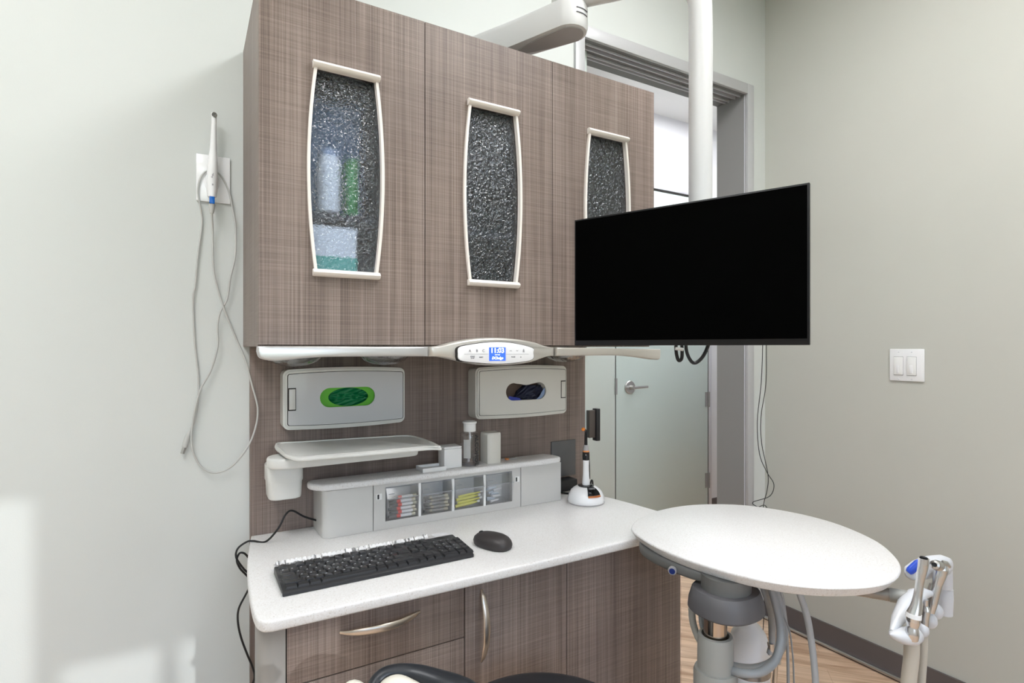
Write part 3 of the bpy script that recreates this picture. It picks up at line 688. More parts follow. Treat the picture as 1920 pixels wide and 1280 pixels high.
# white air freshener-like dispenser
t = thing('wedge_dispenser', 'upright ivory plastic dispenser standing right of the alcohol bottle', 'dispenser', (.826, 1.55, LZ))
pts = [(.8000, 1.556), (.8035, 1.534), (.812, 1.5275), (.840, 1.5275), (.850, 1.533), (.8535, 1.545), (.8535, 1.575), (.80, 1.575)]
bm = bmesh.new(); skin(bm, [[Vector((.8265 + (x - .8265) * s, 1.55 + (y - 1.55) * s, z)) for x, y in pts] for s, z in ((1, LZ), (1.0, LZ + .086), (.97, LZ + .0925), (.90, LZ + .0945))])
mesh('body', bm, 'ivory_shell', t)
mesh('slot', B(.8530, .8541, 1.551, 1.557, LZ + .045, LZ + .075), 'ink_black', t)
t = thing('small_clip', 'tiny grey and orange clip lying at the right end of the quartz ledge', 'clip', (.90, 1.56, LZ))
mesh('clip_body', B(.893, .920, 1.553, 1.567, LZ, LZ + .0035, bev=.001), 'lamp_grey', t)
mesh('clip_tip', B(.882, .8925, 1.553, 1.566, LZ, LZ + .0045, bev=.001), 'orange_matte', t)

# ================================================================== GLOVE DISPENSERS
def dispenser(x0, x1, z0, z1, m, label, latch_left, hole, name='glove_dispenser'):
    t = thing(name, label, 'dispenser', ((x0 + x1) / 2, PB, (z0 + z1) / 2)); cx, cz = hole[0], hole[1]
    outer = rrect(x0, x1, z0, z1, .016, bulge=.0060, bulge_b=.0045)
    hp = hole[2]
    big = [(cx + (a - cx) * 1.02, cz + (b_ - cz) * 1.04) for a, b_ in hp]
    bm = shape(ring_prism, outer, big, (cx, cz), 'XZ', 1.606, PB - .001)
    mesh('housing', bm, m, t)
    ins = rrect(x0 + .005, x1 - .005, z0 + .005, z1 - .005, .013, bulge=.0058, bulge_b=.0043)
    mesh('rim', shape(ring_prism, ins, rrect(x0 + .0105, x1 - .0055, z0 + .0105, z1 - .0105, .006, bulge=.0055, bulge_b=.004), (cx, cz), 'XZ', 1.6015, 1.606), m, t)
    dpts = rrect(x0 + .0125, x1 - .0075, z0 + .0120, z1 - .0120, .005, bulge=.0055, bulge_b=.004)
    seam = shape(ring_prism, rrect(x0 + .0106, x1 - .0056, z0 + .0106, z1 - .0106, .006, bulge=.0055, bulge_b=.004), big, (cx, cz), 'XZ', 1.6050, 1.6058)
    mesh('door_seam', seam, 'dark_gap', t, smooth=False)
    mesh('door', shape(ring_prism, dpts, hp, (cx, cz), 'XZ', 1.6008, 1.6048), 'grey_door' if m == 'grey_shell' else m, t)
    lx = x0 + .0125 if latch_left else x1 - .0275
    lt = mesh('latch_recess', B(lx, lx + .020, 1.6002, 1.6012, (z0 + z1) / 2 - .029, (z0 + z1) / 2 + .032, bev=.0003), 'dark_gap', t)
    mesh('latch', B(lx + .002, lx + .0185 , 1.5988, 1.6006, (z0 + z1) / 2 - .026, (z0 + z1) / 2 + .029, bev=.0007), m, t)
    return t
def stadium(x0, x1, z0, z1, n=12, pinch=0):
    r = (z1 - z0) / 2; cz = (z0 + z1) / 2; out = []
    for cx_, a0 in ((x1 - r, -90), (x0 + r, 90)):
        out += [(cx_ + r * math.cos(math.radians(a0 + 180 * k / n)), cz + r * math.sin(math.radians(a0 + 180 * k / n))) for k in range(n + 1)]
        if pinch and a0 == -90: out += [((x0 + x1) / 2 + q, z1 - pinch * (1 - (q / .03) ** 2)) for q in (.02, .01, 0, -.01, -.02)]
    return out
dispenser(.2227, .5625, 1.0480, 1.2085, 'grey_shell', 'grey wall dispenser with an oval slot showing green gloves, left of two', True, (.3945, 1.1300, stadium(.3175, .4715, 1.103, 1.157)))
dispenser(.7981, 1.1551, 1.0400, 1.2040, 'ivory_shell', 'ivory wall dispenser with a kidney-shaped slot showing dark gloves, right of two', False, (.9860, 1.1225, stadium(.9075, 1.0655, 1.0935, 1.1515, pinch=.008)))
# boxes in the dispensers
gb = thing('glove_box', 'bright green glove box seen through the slot of the left grey dispenser', 'glove box', (.39, 1.64, 1.13))
mesh('box_front', shape(ring_prism, [(.30, 1.09), (.49, 1.09), (.49, 1.17), (.30, 1.17)], [(.398 + .056 * math.cos(a), 1.1295 + .026 * math.sin(a)) for a in [2 * PI * k / 40 for k in range(40)]], (.398, 1.1295), 'XZ', 1.6115, 1.613), 'green_card', gb, smooth=False)
bm = bmesh.new(); N1, N2 = 48, 28
def gpt(i, j, cx_, cz_, hx, hz, y0):
    u_, v_ = -1 + 2 * i / N1, -1 + 2 * j / N2
    y = y0 + .008 * (u_ * u_ + v_ * v_) + .0030 * math.sin(9 * u_ + 6 * v_ + 2 * math.sin(5 * v_)) + .0018 * math.sin(17 * v_ - 12 * u_)
    return Vector((cx_ + hx * u_, y, cz_ + hz * v_))
def wrinkled(cx_, cz_, hx, hz, y0):
    bm = bmesh.new(); g = [[bm.verts.new(gpt(i, j, cx_, cz_, hx, hz, y0)) for j in range(N2 + 1)] for i in range(N1 + 1)]
    back = [[bm.verts.new(Vector((v_.co.x, y0 + .028, v_.co.z))) for v_ in row] for row in g]
    for G, f in ((g, 1), (back, -1)):
        for i in range(N1):
            for j in range(N2): bm.faces.new((G[i][j], G[i + 1][j], G[i + 1][j + 1], G[i][j + 1]))
    edge = [(i, 0) for i in range(N1)] + [(N1, j) for j in range(N2)] + [(i, N2) for i in range(N1, 0, -1)] + [(0, j) for j in range(N2, 0, -1)]
    for a, b_ in zip(edge, edge[1:] + edge[:1]): bm.faces.new((g[a[0]][a[1]], g[b_[0]][b_[1]], back[b_[0]][b_[1]], back[a[0]][a[1]]))
    bmesh.ops.recalc_face_normals(bm, faces=bm.faces[:]); return bm
mesh('gloves', wrinkled(.398, 1.1295, .066, .032, 1.618), 'green_glove', gb, angle=80)
gb = thing('glove_box', 'glove box with dark folded gloves seen through the slot of the right ivory dispenser', 'glove box', (.986, 1.64, 1.12))
bm = wrinkled(1.012, 1.100, .058, .040, 1.617)
for v_ in bm.verts:
    f = min(1, max(0, (v_.co.z - 1.095) / .045)); v_.co.x += f * .018; v_.co.z -= .016 * max(0, 1 - (v_.co.x - .954) / .045) * f * 2
mesh('gloves', bm, 'navy_glove', gb, angle=80)
mesh('box_back', B(.895, 1.075, 1.647, 1.656, 1.085, 1.160), 'brown_card', gb)
mesh('blue_corner', shape(prism, [(.92, 1.090), (.975, 1.090), (.965, 1.100), (.925, 1.108)], 'XZ', 1.610, 1.612), 'blue_card', gb)
mesh('green_corner', shape(prism, [(.905, 1.088), (.945, 1.088), (.915, 1.105), (.905, 1.125)], 'XZ', 1.6125, 1.614), 'green_card', gb)
mesh('pale_corner', shape(prism, [(1.025, 1.088), (1.062, 1.088), (1.068, 1.135), (1.055, 1.118), (1.045, 1.102)], 'XZ', 1.610, 1.612), 'lightblue_card', gb)

# ================================================================== SWING SHELF
ss = thing('swing_shelf', 'pale grey swing-out tray shelf on a rounded wall bracket above the organiser', 'shelf', (.225, 1.60, .91))
bm = bmesh.new()
def cupring(s, z): return [Vector((.2245 + s * .0455 * math.copysign(abs(math.cos(a)) ** .5, math.cos(a)), 1.604 + s * .052 * math.copysign(abs(math.sin(a)) ** .5, math.sin(a)), z)) for a in [2 * PI * k / 36 for k in range(36)]]
skin(bm, [cupring(.80, .872), cupring(.88, .8735), cupring(.91, .878), cupring(.955, .918), cupring(.99, .9185), cupring(1, .922), cupring(1, .957), cupring(.97, .960)])
mesh('wall_bracket', bm, 'tray_plastic', ss)
armz0, armz1 = .962, .989
pts = []
for cx_, cy_, r_, a0 in ((.548, 1.530, .026, -90), (.2245, 1.548, .049, 90)):
    for k in range(13):
        a = math.radians(a0 + 180 * k / 12) + -.03; pts.append((cx_ + r_ * math.cos(a), cy_ + r_ * math.sin(a)))
mesh('swing_arm', shape(prism, pts, 'XY', armz0, armz1, bev=.006, seg=3), 'tray_plastic', ss)
mesh('pivot', shape(lathe, [(0, .958), (.036, .958), (.036, .9625), (0, .9625)], (.2245, 1.565, 0)), 'tray_plastic', ss)
mesh('mount_post', shape(lathe, [(0, .9885), (.024, .9885), (.024, .9985), (0, .9985)], (.36, 1.52, 0)), 'tray_plastic', ss)
tz = 1.0110
raw = [(525, 842), (517, 836), (520, 829), (570, 826), (650, 821), (720, 817), (765, 815), (790, 820), (812, 828), (826, 835), (825, 836), (800, 836), (700, 845), (600, 853), (562, 856), (545, 853), (534, 849)]
outl = [at_z(a, b_, tz) for a, b_ in raw]
P2 = [(p.x, p.y) for p in catmull([(p.x, p.y, 0) for p in outl], 4, closed=True)]
ccx = sum(p[0] for p in P2) / len(P2); ccy = sum(p[1] for p in P2) / len(P2)
inn = [(ccx + (x - ccx) * .965, ccy + (y - ccy) * .93) for x, y in P2]
bm = bmesh.new(); prism(bm, P2, 'XY', .9990, tz - .0025, bev=.003, seg=3)
mesh('tray_top', bm, 'tray_plastic', ss)
mesh('tray_rim', shape(ring_prism, [(ccx + (x - ccx) * .99, ccy + (y - ccy) * .985) for x, y in P2], inn, (ccx, ccy), 'XY', tz - .0025, tz), 'tray_plastic', ss)

# ================================================================== KEYBOARD
kx0, kx1, ky0, ky1 = .1680, .6010, 1.2170, 1.3460
kb = thing('keyboard', 'black full-size computer keyboard at the left of the white countertop', 'keyboard', ((kx0 + kx1) / 2, (ky0 + ky1) / 2, CT1))
kzf, kzb = CT1 + .0115, CT1 + .0195
prof = [(ky0, CT1 + .001), (ky0, kzf - .004), (ky0 + .006, kzf), (ky1 - .004, kzb), (ky1, kzb - .003), (ky1, CT1 + .001)]
mesh('case', shape(prism, prof, 'YZ', kx0, kx1, bev=.0015), 'key_black', kb)
bm = bmesh.new(); box(bm, kx0 - .0015, kx0 + .0004, ky0 + .004, ky1 - .004, CT1 + .0008, CT1 + .0060); mesh('side_strip', bm, 'silver_paint', kb)
slope = (kzb - kzf) / (ky1 - ky0 - .010)
U = .01905; UD = .0183; rows_y = [ky0 + .0135, ky0 + .0318, ky0 + .0501, ky0 + .0684, ky0 + .0867, ky0 + .1125]
kk = {}
def key(x, y, wd, hd=UD):
    k_ = (round(wd, 4), round(hd, 4)); z = kzf + slope * (y - ky0 - .006)
    if k_ not in kk:
        bm = bmesh.new(); w2, d2 = wd / 2 - .0008, hd / 2 - .0008
        skin(bm, [[Vector((sx * a, sy * b_, h_)) for sx, sy in ((-1, -1), (1, -1), (1, 1), (-1, 1))] for a, b_, h_ in ((w2, d2, -.001), (w2, d2, .001), (w2 - .0016, d2 - .0016, .0048), (w2 - .0028, d2 - .0028, .0050))])
        o = mesh('key', bm, 'key_black', kb, org=(0, 0, 0)); kk[k_] = o
    else:
        o = kk[k_].copy(); COL.objects.link(o); o.parent = kb
    o.location = Vector((x, y, z)) - ORG[kb.name]; o.rotation_euler = (math.atan(slope), 0, 0)
def row(y, x, ws):
    for w_ in ws:
        if w_ > 0: key(x + w_ * U / 2, y, w_ * U)
        x += abs(w_) * U
X0 = kx0 + .0065; XN = X0 + 15.25 * U; XP = XN + 3.25 * U
row(rows_y[0], X0, [1.25, 1.25, 1.25, 6.25, 1.25, 1.25, 1.25, 1.25]); row(rows_y[0], XN, [1, 1, 1]); row(rows_y[0], XP, [2, 1, 1])
row(rows_y[1], X0, [2.25] + [1] * 10 + [2.75]); row(rows_y[1], XN, [-1, 1, -1]); row(rows_y[1], XP, [1, 1, 1, 1])
row(rows_y[2], X0, [1.75] + [1] * 11 + [2.25]); row(rows_y[2], XP, [1, 1, 1, 1])
row(rows_y[3], X0, [1.5] + [1] * 12 + [1.5]); row(rows_y[3], XN, [1, 1, 1]); row(rows_y[3], XP, [1, 1, 1, 1])
row(rows_y[4], X0, [1] * 13 + [2]); row(rows_y[4], XN, [1, 1, 1]); row(rows_y[4], XP, [1, 1, 1, 1])
bm = bmesh.new()                                                # small pale legends printed on the caps
for r_i, (y, xs) in enumerate(((rows_y[1], [2.75 + k for k in range(10)]), (rows_y[2], [2.25 + k for k in range(11)]), (rows_y[3], [2.0 + k for k in range(12)]), (rows_y[4], [.5 + k for k in range(13)]))):
    for k in xs:
        z = kzf + slope * (y + .003 - ky0 - .006) + .0051; x = X0 + k * U - .003
        box(bm, x - .0016, x + .0016, y + .0020, y + .0052, z, z + .0002)
    for k in range(3):
        x = XP + (k + .5) * U - .003; z = kzf + slope * (y + .003 - ky0 - .006) + .0051; box(bm, x - .0011, x + .0011, y + .0022, y + .0046, z, z + .0002)
mesh('key_legends', bm, 'alu_light', kb, smooth=False)['kind'] = 'stuff'
row(rows_y[5], X0, [1, -.9, 1, 1, 1, 1, -.45, 1, 1, 1, 1, -.45, 1, 1, 1, 1]); row(rows_y[5], XN, [1, 1, 1])
# cling film over it
bm = bmesh.new(); NX, NY = 150, 40; top_, bot_ = [], []
fxa, fxb, fya, fyb = kx0 - .002, kx1 - .012, ky0 + .016, ky1 + .030
for i in range(NX + 1):
    a_, b2 = [], []
    for j in range(NY + 1):
        x = fxa + (fxb - fxa) * i / NX; y = fya + (fyb - fya) * j / NY
        base = kzf + slope * (y - ky0 - .006) + .0068
        if y > ky1 - .008:
            f = min(1, (y - ky1 + .008) / .022); base = base * (1 - f) + (CT1 + .0022) * f + .0045 * math.sin(PI * f) * (.6 + .4 * math.sin(x * 260))
        wr = .0007 * (1 + math.sin(x * 95 + 2.5 * math.sin(y * 60))) + .0006 * (1 + math.sin(x * 210 + y * 160)) * (1 if y < ky1 else .6)
        if x > .50: wr += .0010 * (1 + math.sin(70 * (x - y * 1.6)))
        a_.append(bm.verts.new(Vector((x, y, base + wr))))
    top_.append(a_)
for i in range(NX):
    for j in range(NY): bm.faces.new((top_[i][j], top_[i + 1][j], top_[i + 1][j + 1], top_[i][j + 1]))
fm = mesh('film_cover', bm, 'film_plastic', org=(.38, 1.28, CT1 + .02), angle=85)
tag(fm, 'wrinkled clear plastic film laid over the black keyboard, its back edge touching the counter', 'film')
# crumpled bright fold of film along the back
bm = bmesh.new(); random.seed(3); cols = 110; G = []
for i in range(cols + 1):
    f = i / cols; x = kx0 + .004 + (kx1 - kx0 - .075) * f; h_ = .0070 + .0055 * abs(math.sin(i * 1.1)) * (.5 + random.random() * .5) ; q = .002 * math.sin(i * 2.3)
    zb = kzb + .002; G.append([bm.verts.new(Vector((x, ky1 + y_ + q, z_))) for y_, z_ in ((-.016 + .006 * random.random(), zb + .0046), (-.005, zb + h_), (.008, zb - .002 + h_ * .6), (.017, CT1 + .006 + .003 * random.random()), (.027 + .004 * random.random(), CT1 + .0012))])
for a, b_ in zip(G, G[1:]):
    for j in range(4):
        if random.random() < .86: bm.faces.new((a[j], b_[j], b_[j + 1], a[j + 1]))
mesh('film_fold', bm, 'film_white', fm, angle=89)
bm = bmesh.new(); prism(bm, [(.545, ky1 - .022), (.588, ky1 - .016), (.575, ky1 + .004), (.540, ky1 + .002)], 'XY', kzb + .0075, kzb + .0080); mesh('film_label', bm, 'white_gloss', fm, smooth=False)
# mouse
bm = bmesh.new(); mc = Vector((.6740, 1.2600, CT1)); R = Matrix.Rotation(math.radians(24), 3, 'Z'); rings = []
for zf, s in ((.0005, .90), (.004, .97), (.012, 1.0), (.020, .95), (.027, .82), (.032, .62), (.0350, .36), (.0360, .08)):
    ring = []
    for k in range(36):
        a = 2 * PI * k / 36; x = math.cos(a); y = math.sin(a)
        sx = .0315 * (1 - .10 * y) ; ring.append(mc + R @ Vector((math.copysign(abs(x) ** .82, x) * sx * s, math.copysign(abs(y) ** .85, y) * .056 * s - .004 * (1 - s), zf)))
    rings.append(ring)
skin(bm, rings); ms = mesh('mouse', bm, 'mouse_black', org=mc, angle=70)
tag(ms, 'black computer mouse on the white countertop right of the keyboard', 'mouse')
bm = bmesh.new(); wc = mc + R @ Vector((0, .0345, .0245)); lathe(bm, [(0, -.0035), (.0085, -.0035), (.0095, -.002), (.0095, .002), (.0085, .0035), (0, .0035)], wc, 20, axis=R @ Vector((1, 0, 0)))
mesh('scroll_wheel', bm, 'black_plastic', ms)

# ================================================================== CURING LIGHT
lc = Vector((1.1360, 1.4700, CT1))
st = thing('charging_base', 'rounded white charging base with black insert on the counter corner', 'charger', lc)
mesh('shell', shape(lathe, [(0, .0005), (.058, .0005), (.0600, .004), (.0600, .012), (.0570, .026), (.049, .040), (.038, .049), (.030, .0525), (0, .0525)], lc, 40), 'white_gloss', st)
mesh('foot_ring', shape(lathe, [(0, .0001), (.0605, .0001), (.0612, .0022), (.0598, .004), (0, .004)], lc, 40), 'lamp_grey', st)
fdir = (sight(1110, 925)); fdir.z = 0; fdir = -fdir.normalized(); sdir = Vector((-fdir.y, fdir.x, 0))
def on_dome(u_, v_, lift=0.0006):       # u across (rad), v up (0..1)
    prof = [(.0600, .012), (.0570, .026), (.049, .040), (.038, .049), (.024, .0535), (.0, .0540)]
    f = v_ * (len(prof) - 1); k = min(int(f), len(prof) - 2); r_ = prof[k][0] + (prof[k + 1][0] - prof[k][0]) * (f - k) + lift; z = prof[k][1] + (prof[k + 1][1] - prof[k][1]) * (f - k) + lift
    d_ = fdir * math.cos(u_) + sdir * math.sin(u_); return lc + d_ * r_ + Vector((0, 0, z))
def dome_patch(u0, u1, v0, v1, m, name, parent, lift=.0012):
    bm = bmesh.new(); N = 10; g = [[bm.verts.new(on_dome(u0 + (u1 - u0) * i / N, v0 + (v1 - v0) * j / N, lift)) for j in range(N + 1)] for i in range(N + 1)]
    for i in range(N):
        for j in range(N): bm.faces.new((g[i][j], g[i + 1][j], g[i + 1][j + 1], g[i][j + 1]))
    bmesh.ops.solidify(bm, geom=bm.faces[:], thickness=.0008); return mesh(name, bm, m, parent, angle=70)
dome_patch(.12, 1.00, .28, 3.9 / 5, 'black_gloss', 'insert', st)
dome_patch(.14, .98, .20, .275, 'orange_matte', 'status_strip', st)
mesh('socket_ring', shape(lathe, [(0, .0525), (.026, .0525), (.0265, .055), (.018, .0565), (0, .0565)], lc, 32), 'black_gloss', st)
cl = thing('curing_light', 'pen-shaped white curing light with black nose and orange tip standing in the charging base', 'curing light', lc + Vector((0, 0, .057)))
z0 = .057
mesh('grip', shape(lathe, [(0, z0), (.0125, z0), (.0130, .062), (.0105, .09), (.0098, .120), (.0105, .138), (0, .138)], lc, 28), 'white_gloss', cl)
mesh('back_spine', shape(tube, [lc + Vector((0, 0, .075)) + sdir * .007 - fdir * .004, lc + Vector((0, 0, .12)) + sdir * .0055 - fdir * .004, lc + Vector((0, 0, .160)) + sdir * .003 - fdir * .003], [.007, .0075, .008]), 'black_gloss', cl)
mesh('control_section', shape(lathe, [(0, .138), (.0112, .138), (.0118, .150), (.0112, .1645), (0, .1645)], lc, 28), 'black_gloss', cl)
mesh('orange_ring', shape(lathe, [(0, .1645), (.0110, .1645), (.0104, .1695), (0, .1695)], lc, 28), 'orange_matte', cl)
mesh('nose_cone', shape(lathe, [(0, .1695), (.0104, .1695), (.0085, .182), (.0058, .187), (0, .187)], lc, 28), 'lamp_grey', cl)
nk = mesh('light_guide', shape(tube, [lc + Vector((0, 0, .187)), lc + Vector((0, 0, .215)), lc + Vector((0, 0, .232)), lc + Vector((0, 0, .238)) + fdir * .002 - sdir * .007], [.0052, .0048, .0045, .0035]), 'black_gloss', cl)
bm = bmesh.new(); ellipsoid(bm, lc + Vector((0, 0, .2385)) - sdir * .0085 + fdir * .002, (.0065, .0065, .0060)); mesh('orange_tip', bm, 'orange', cl)
mesh('button', shape(lathe, [(0, 0), (.0022, 0), (.0020, .001), (0, .001)], lc + fdir * .0114 + Vector((0, 0, .156)), 12, axis=fdir), 'lamp_grey', cl)
o = mesh('charger_cord', shape(tube, [lc - fdir * .045 + sdir * .010 + Vector((0, 0, .030)), lc - fdir * .055 + sdir * .018 + Vector((0, 0, .058)), lc - fdir * .065 + sdir * .022 + Vector((0, 0, .045)), lc - fdir * .072 + sdir * .018 + Vector((0, 0, .006)), Vector((1.10, 1.62, CT1 + .004))], .0028), 'cable_black', st)
# dark blank plate and power brick on the panel
o = mesh('outlet_plate', B(1.1250, 1.2310, PB - .006, PB - .0005, .8050, .9330, bev=.0012), 'outlet_grey', org=(1.178, PB, .87))
tag(o, 'dark grey smooth outlet cover on the wood panel behind the curing light', 'outlet plate')
pb = thing('power_adapter', 'black power adapter block lying on the counter against the wood panel', 'adapter', (1.14, 1.63, CT1))
mesh('block', B(1.082, 1.205, 1.608, 1.655, CT1 + .0005, CT1 + .040, bev=.004), 'black_plastic', pb)

# ================================================================== LEFT CABLES AND INTRAORAL CAMERA
wp = thing('wall_plate', 'white wall plate with a moulded holster left of the wall cabinet', 'wall plate', (.061, YF, 1.715))
mesh('plate', B(.0205, .1005, YF - .0075, YF - .0005, 1.6525, 1.7765, bev=.003), 'white_gloss', wp)
bm = bmesh.new()
hc = Vector((.0570, YF - .020, 1.70))
def halfring(z, r, d): return [Vector((hc.x + r * math.cos(a), hc.y - d * math.sin(a) + .004, z)) for a in [PI + (PI * 2) * k / 24 for k in range(24)]]
skin(bm, [halfring(1.6660, .0110, .012), halfring(1.690, .0135, .0135), halfring(1.7130, .0150, .0145), halfring(1.7150, .0135, .0135)])
mesh('holster', bm, 'white_gloss', wp)
bm = bmesh.new(); lathe(bm, [(.0175, -.0005), (.0172, .002), (.010, .006)], (hc.x, YF - .0078, 1.705), 24, axis=(0, -1, 0), sx=1.0, sy=1.5); mesh('holster_back', bm, 'white_gloss', wp)
ic = thing('intraoral_camera', 'slim white intraoral camera wand standing in the wall plate holster with its long grey cord', 'camera', (hc.x, hc.y - .008, 1.655))
cy = hc.y - .012
mesh('wand_body', shape(tube, [(.0568, cy, 1.660), (.0570, cy, 1.700), (.0575, cy, 1.735), (.0585, cy, 1.765), (.0598, cy, 1.80), (.0605, cy, 1.84), (.0612, cy, 1.866), (.0614, cy, 1.8755)], [.0098, .0116, .0125, .0116, .0087, .0070, .0064, .0060, .0054], n=20, smooth=6), 'white_gloss', ic)
bm = bmesh.new(); ellipsoid(bm, (.0612, cy - .001, 1.8740), (.0072, .0065, .0078)); mesh('head', bm, 'white_gloss', ic)
hd = mesh('lens_ring', shape(lathe, [(0, 0), (.0066, 0), (.0066, .0012), (.0030, .0016), (0, .0008)], (.0618, cy - .0066, 1.8725), 24, axis=(.25, -1, 0)), 'outlet_grey', ic)
bm = bmesh.new()
for k in range(6):
    a = 2 * PI * k / 6 + .3; ellipsoid(bm, (.0618 + .0045 * math.cos(a), cy - .0084, 1.8725 + .0045 * math.sin(a)), (.0012, .0008, .0012), 8)
mesh('light_dots', bm, 'cartridge_end', hd)
bm = bmesh.new()
for k, (dx, dz, h_) in enumerate(((0, .712, .010), (-.0022, .709, .004), (.0020, .716, .007), (-.0002, .690, .004), (.0014, .690, .004))):
    box(bm, .0570 + dx - .0005, .0570 + dx + .0005, cy - .0129, cy - .0110, 1 + dz - h_ / 2, 1 + dz + h_ / 2)
mesh('wand_mark', bm, 'ink_grey', ic, smooth=False)
mesh('blue_connector', B(.0505, .0625, cy - .009, cy + .004, 1.6415, 1.6610, bev=.0015), 'blue_plug', ic)
mesh('strain_relief', shape(tube, [(.0565, cy, 1.6415), (.0563, cy, 1.632), (.0561, cy, 1.618)], [.0078, .0068, .0045]), 'cable_grey', ic)
cp = [(397, 405), (399, 440), (400, 500), (408, 540), (420, 578), (445, 640), (460, 675), (472, 720), (483, 765), (478, 805), (460, 845), (430, 877), (400, 886), (375, 872), (360, 838), (361, 795), (374, 735), (395, 695), (408, 650), (408, 612), (413, 585), (426, 560), (432, 520), (441, 480), (442, 430), (436, 392), (429, 358), (416, 332), (404, 320)]
def cordpt(a, b_, k=0): 
    return at_y(a, b_, 1.647 if a > 446 else (1.668 - (.004 if k % 2 else 0)))
C1 = [Vector((.0561, cy, 1.620))] + [cordpt(a, b_, k) for k, (a, b_) in enumerate(cp[1:])]
C1[-1].y = YF - .012; C1[-2].y = YF - .012; C1[-3].y = YF - .012
cord = mesh('cord', shape(tube, C1, .0023, n=8, smooth=8), 'cable_grey', ic)
cp2 = [(392, 319), (382, 324), (374, 338), (371, 360), (375, 385), (379, 410), (377, 435), (371, 480), (366, 535), (362, 560), (365, 640), (371, 695), (372, 740), (366, 785), (356, 808)]
C2 = [at_y(a, b_, 1.668 if b_ < 400 else 1.6735) for a, b_ in cp2]
mesh('cord', shape(tube, C2, .0023, n=8, smooth=8), 'cable_grey', ic)
e0, e1, e2, e3 = (at_y(357, 806, 1.673), at_y(351, 820, 1.672), at_y(346, 838, 1.671), at_y(342, 850, 1.671))
mesh('usb_plug', shape(tube, [e0, e1, e2], [.0030, .0062, .0062], n=10, smooth=0), 'cable_grey', ic)
mesh('usb_contact', shape(tube, [e2, e3], .0050, n=4, smooth=0), 'satin_steel', ic)
# black cable over the left end of the counter
k1 = [(596, 976, 1.62), (570, 968, 1.60), (548, 957, 1.585), (535, 965, 1.575), (522, 990, 1.565)]
P = [at_y(a, b_, y_) for a, b_, y_ in k1] + [Vector((.178, 1.58, CT1 + .0032)), Vector((.150, 1.600, CT1 + .0035)), Vector((.135, 1.606, CT1 + .002)), at_y(446, 1028, 1.607), at_y(443, 1045, 1.605), at_y(456, 1065, 1.605), at_y(466, 1074, 1.61)]
o = mesh('black_cable', shape(tube, P, .0026, n=8), 'cable_black', org=P[0]); tag(o, 'black cable curling from the organiser over the left end of the countertop', 'cable')
P = [at_y(a, b_, 1.625) for a, b_ in [(466, 1045), (458, 1037), (449, 1037), (444, 1050), (450, 1065), (462, 1078), (472, 1090), (462, 1112), (448, 1140), (446, 1165), (452, 1195), (463, 1225), (474, 1252), (477, 1270), (470, 1300), (475, 1380), (470, 1500)]]
o = mesh('black_cable', shape(tube, P, .0026, n=8), 'cable_black', org=P[0]); tag(o, 'black cable hanging down the wall beside the left end of the base cabinet', 'cable')

# ================================================================== MONITOR ON ITS ARM
ml, mr = Vector((.8552, 1.1547, 0)), Vector((1.0580, .6570, 0))
mv = (mr - ml).normalized(); mn = Vector((-mv.y, mv.x, 0)); mn = mn if mn.dot(ml) > 0 else -mn   # mn points away from the viewer
mz0, mz1 = 1.2745, 1.5945; W_ = (mr - ml).length
mo = thing('monitor', 'flat black computer monitor hanging from the white ceiling arm, screen off', 'monitor', (ml + mr) / 2 + Vector((0, 0, mz0)))
def mpt(u_, d_, z): return ml + mv * u_ + mn * d_ + Vector((0, 0, z))
def mbox(bm, u0, u1, d0, d1, z0_, z1_, bev=0.):
    r_ = bmesh.ops.create_cube(bm, size=1.0)
    for v_ in r_['verts']: v_.co = mpt((u0 + u1) / 2 + v_.co.x * (u1 - u0), (d0 + d1) / 2 + v_.co.y * (d1 - d0), (z0_ + z1_) / 2 + v_.co.z * (z1_ - z0_))
    if bev: bmesh.ops.bevel(bm, geom=list({e for v_ in r_['verts'] for e in v_.link_edges}), offset=bev, segments=2, profile=.5, affect='EDGES')
    bmesh.ops.recalc_face_normals(bm, faces=bm.faces[:])
bm = bmesh.new(); mbox(bm, 0, W_, .0008, .012, mz0, mz1, .0012); mesh('bezel', bm, 'bezel_black', mo)
bm = bmesh.new(); mbox(bm, .004, W_ - .004, -.0002, .0010, mz0 + .013, mz1 - .004); mesh('screen', bm, 'screen_black', mo, smooth=False)
bm = bmesh.new(); mbox(bm, .10, W_ - .10, .012, .038, mz0 + .045, mz1 - .05, .008); mesh('rear_housing', bm, 'black_plastic', mo)
# arm: boom, joint, swan-neck pipe, mount
ar = thing('monitor_stand', 'white articulated monitor arm with a boom over the wall cabinet and a vertical pipe', 'monitor arm', (.74, YF, 2.19))
A0 = Vector((.735, 1.676, 0)); A1 = Vector((.9530, 1.2330, 0)); ad = (A1 - A0).normalized(); an = Vector((-ad.y, ad.x, 0))
def boomring(u_, hw, zb, zt): return u_, hw, zb, zt
bm = bmesh.new(); L_ = (A1 - A0).length; outl = []
for k in range(13):
    a = -PI / 2 + PI * k / 12; outl.append((L_ - .052 + .052 * math.cos(a) , .052 * math.sin(a)))
outl += [(L_ * .55, .040), (0, .036), (0, -.036), (L_ * .55, -.040)]
lo = [A0 + ad * a + an * b_ for a, b_ in outl]
rings = []
for s, z in ((.80, 2.150), (.93, 2.152), (1.0, 2.162), (1.0, 2.212), (.95, 2.224), (.85, 2.228)):
    rings.append([A0 + ad * a + an * b_ * s + Vector((0, 0, z)) if a < L_ - .06 else A0 + ad * (L_ - .052 + (a - L_ + .052) * s) + an * b_ * s + Vector((0, 0, z)) for a, b_ in outl])
skin(bm, rings); mesh('boom', bm, 'pipe_white', ar)
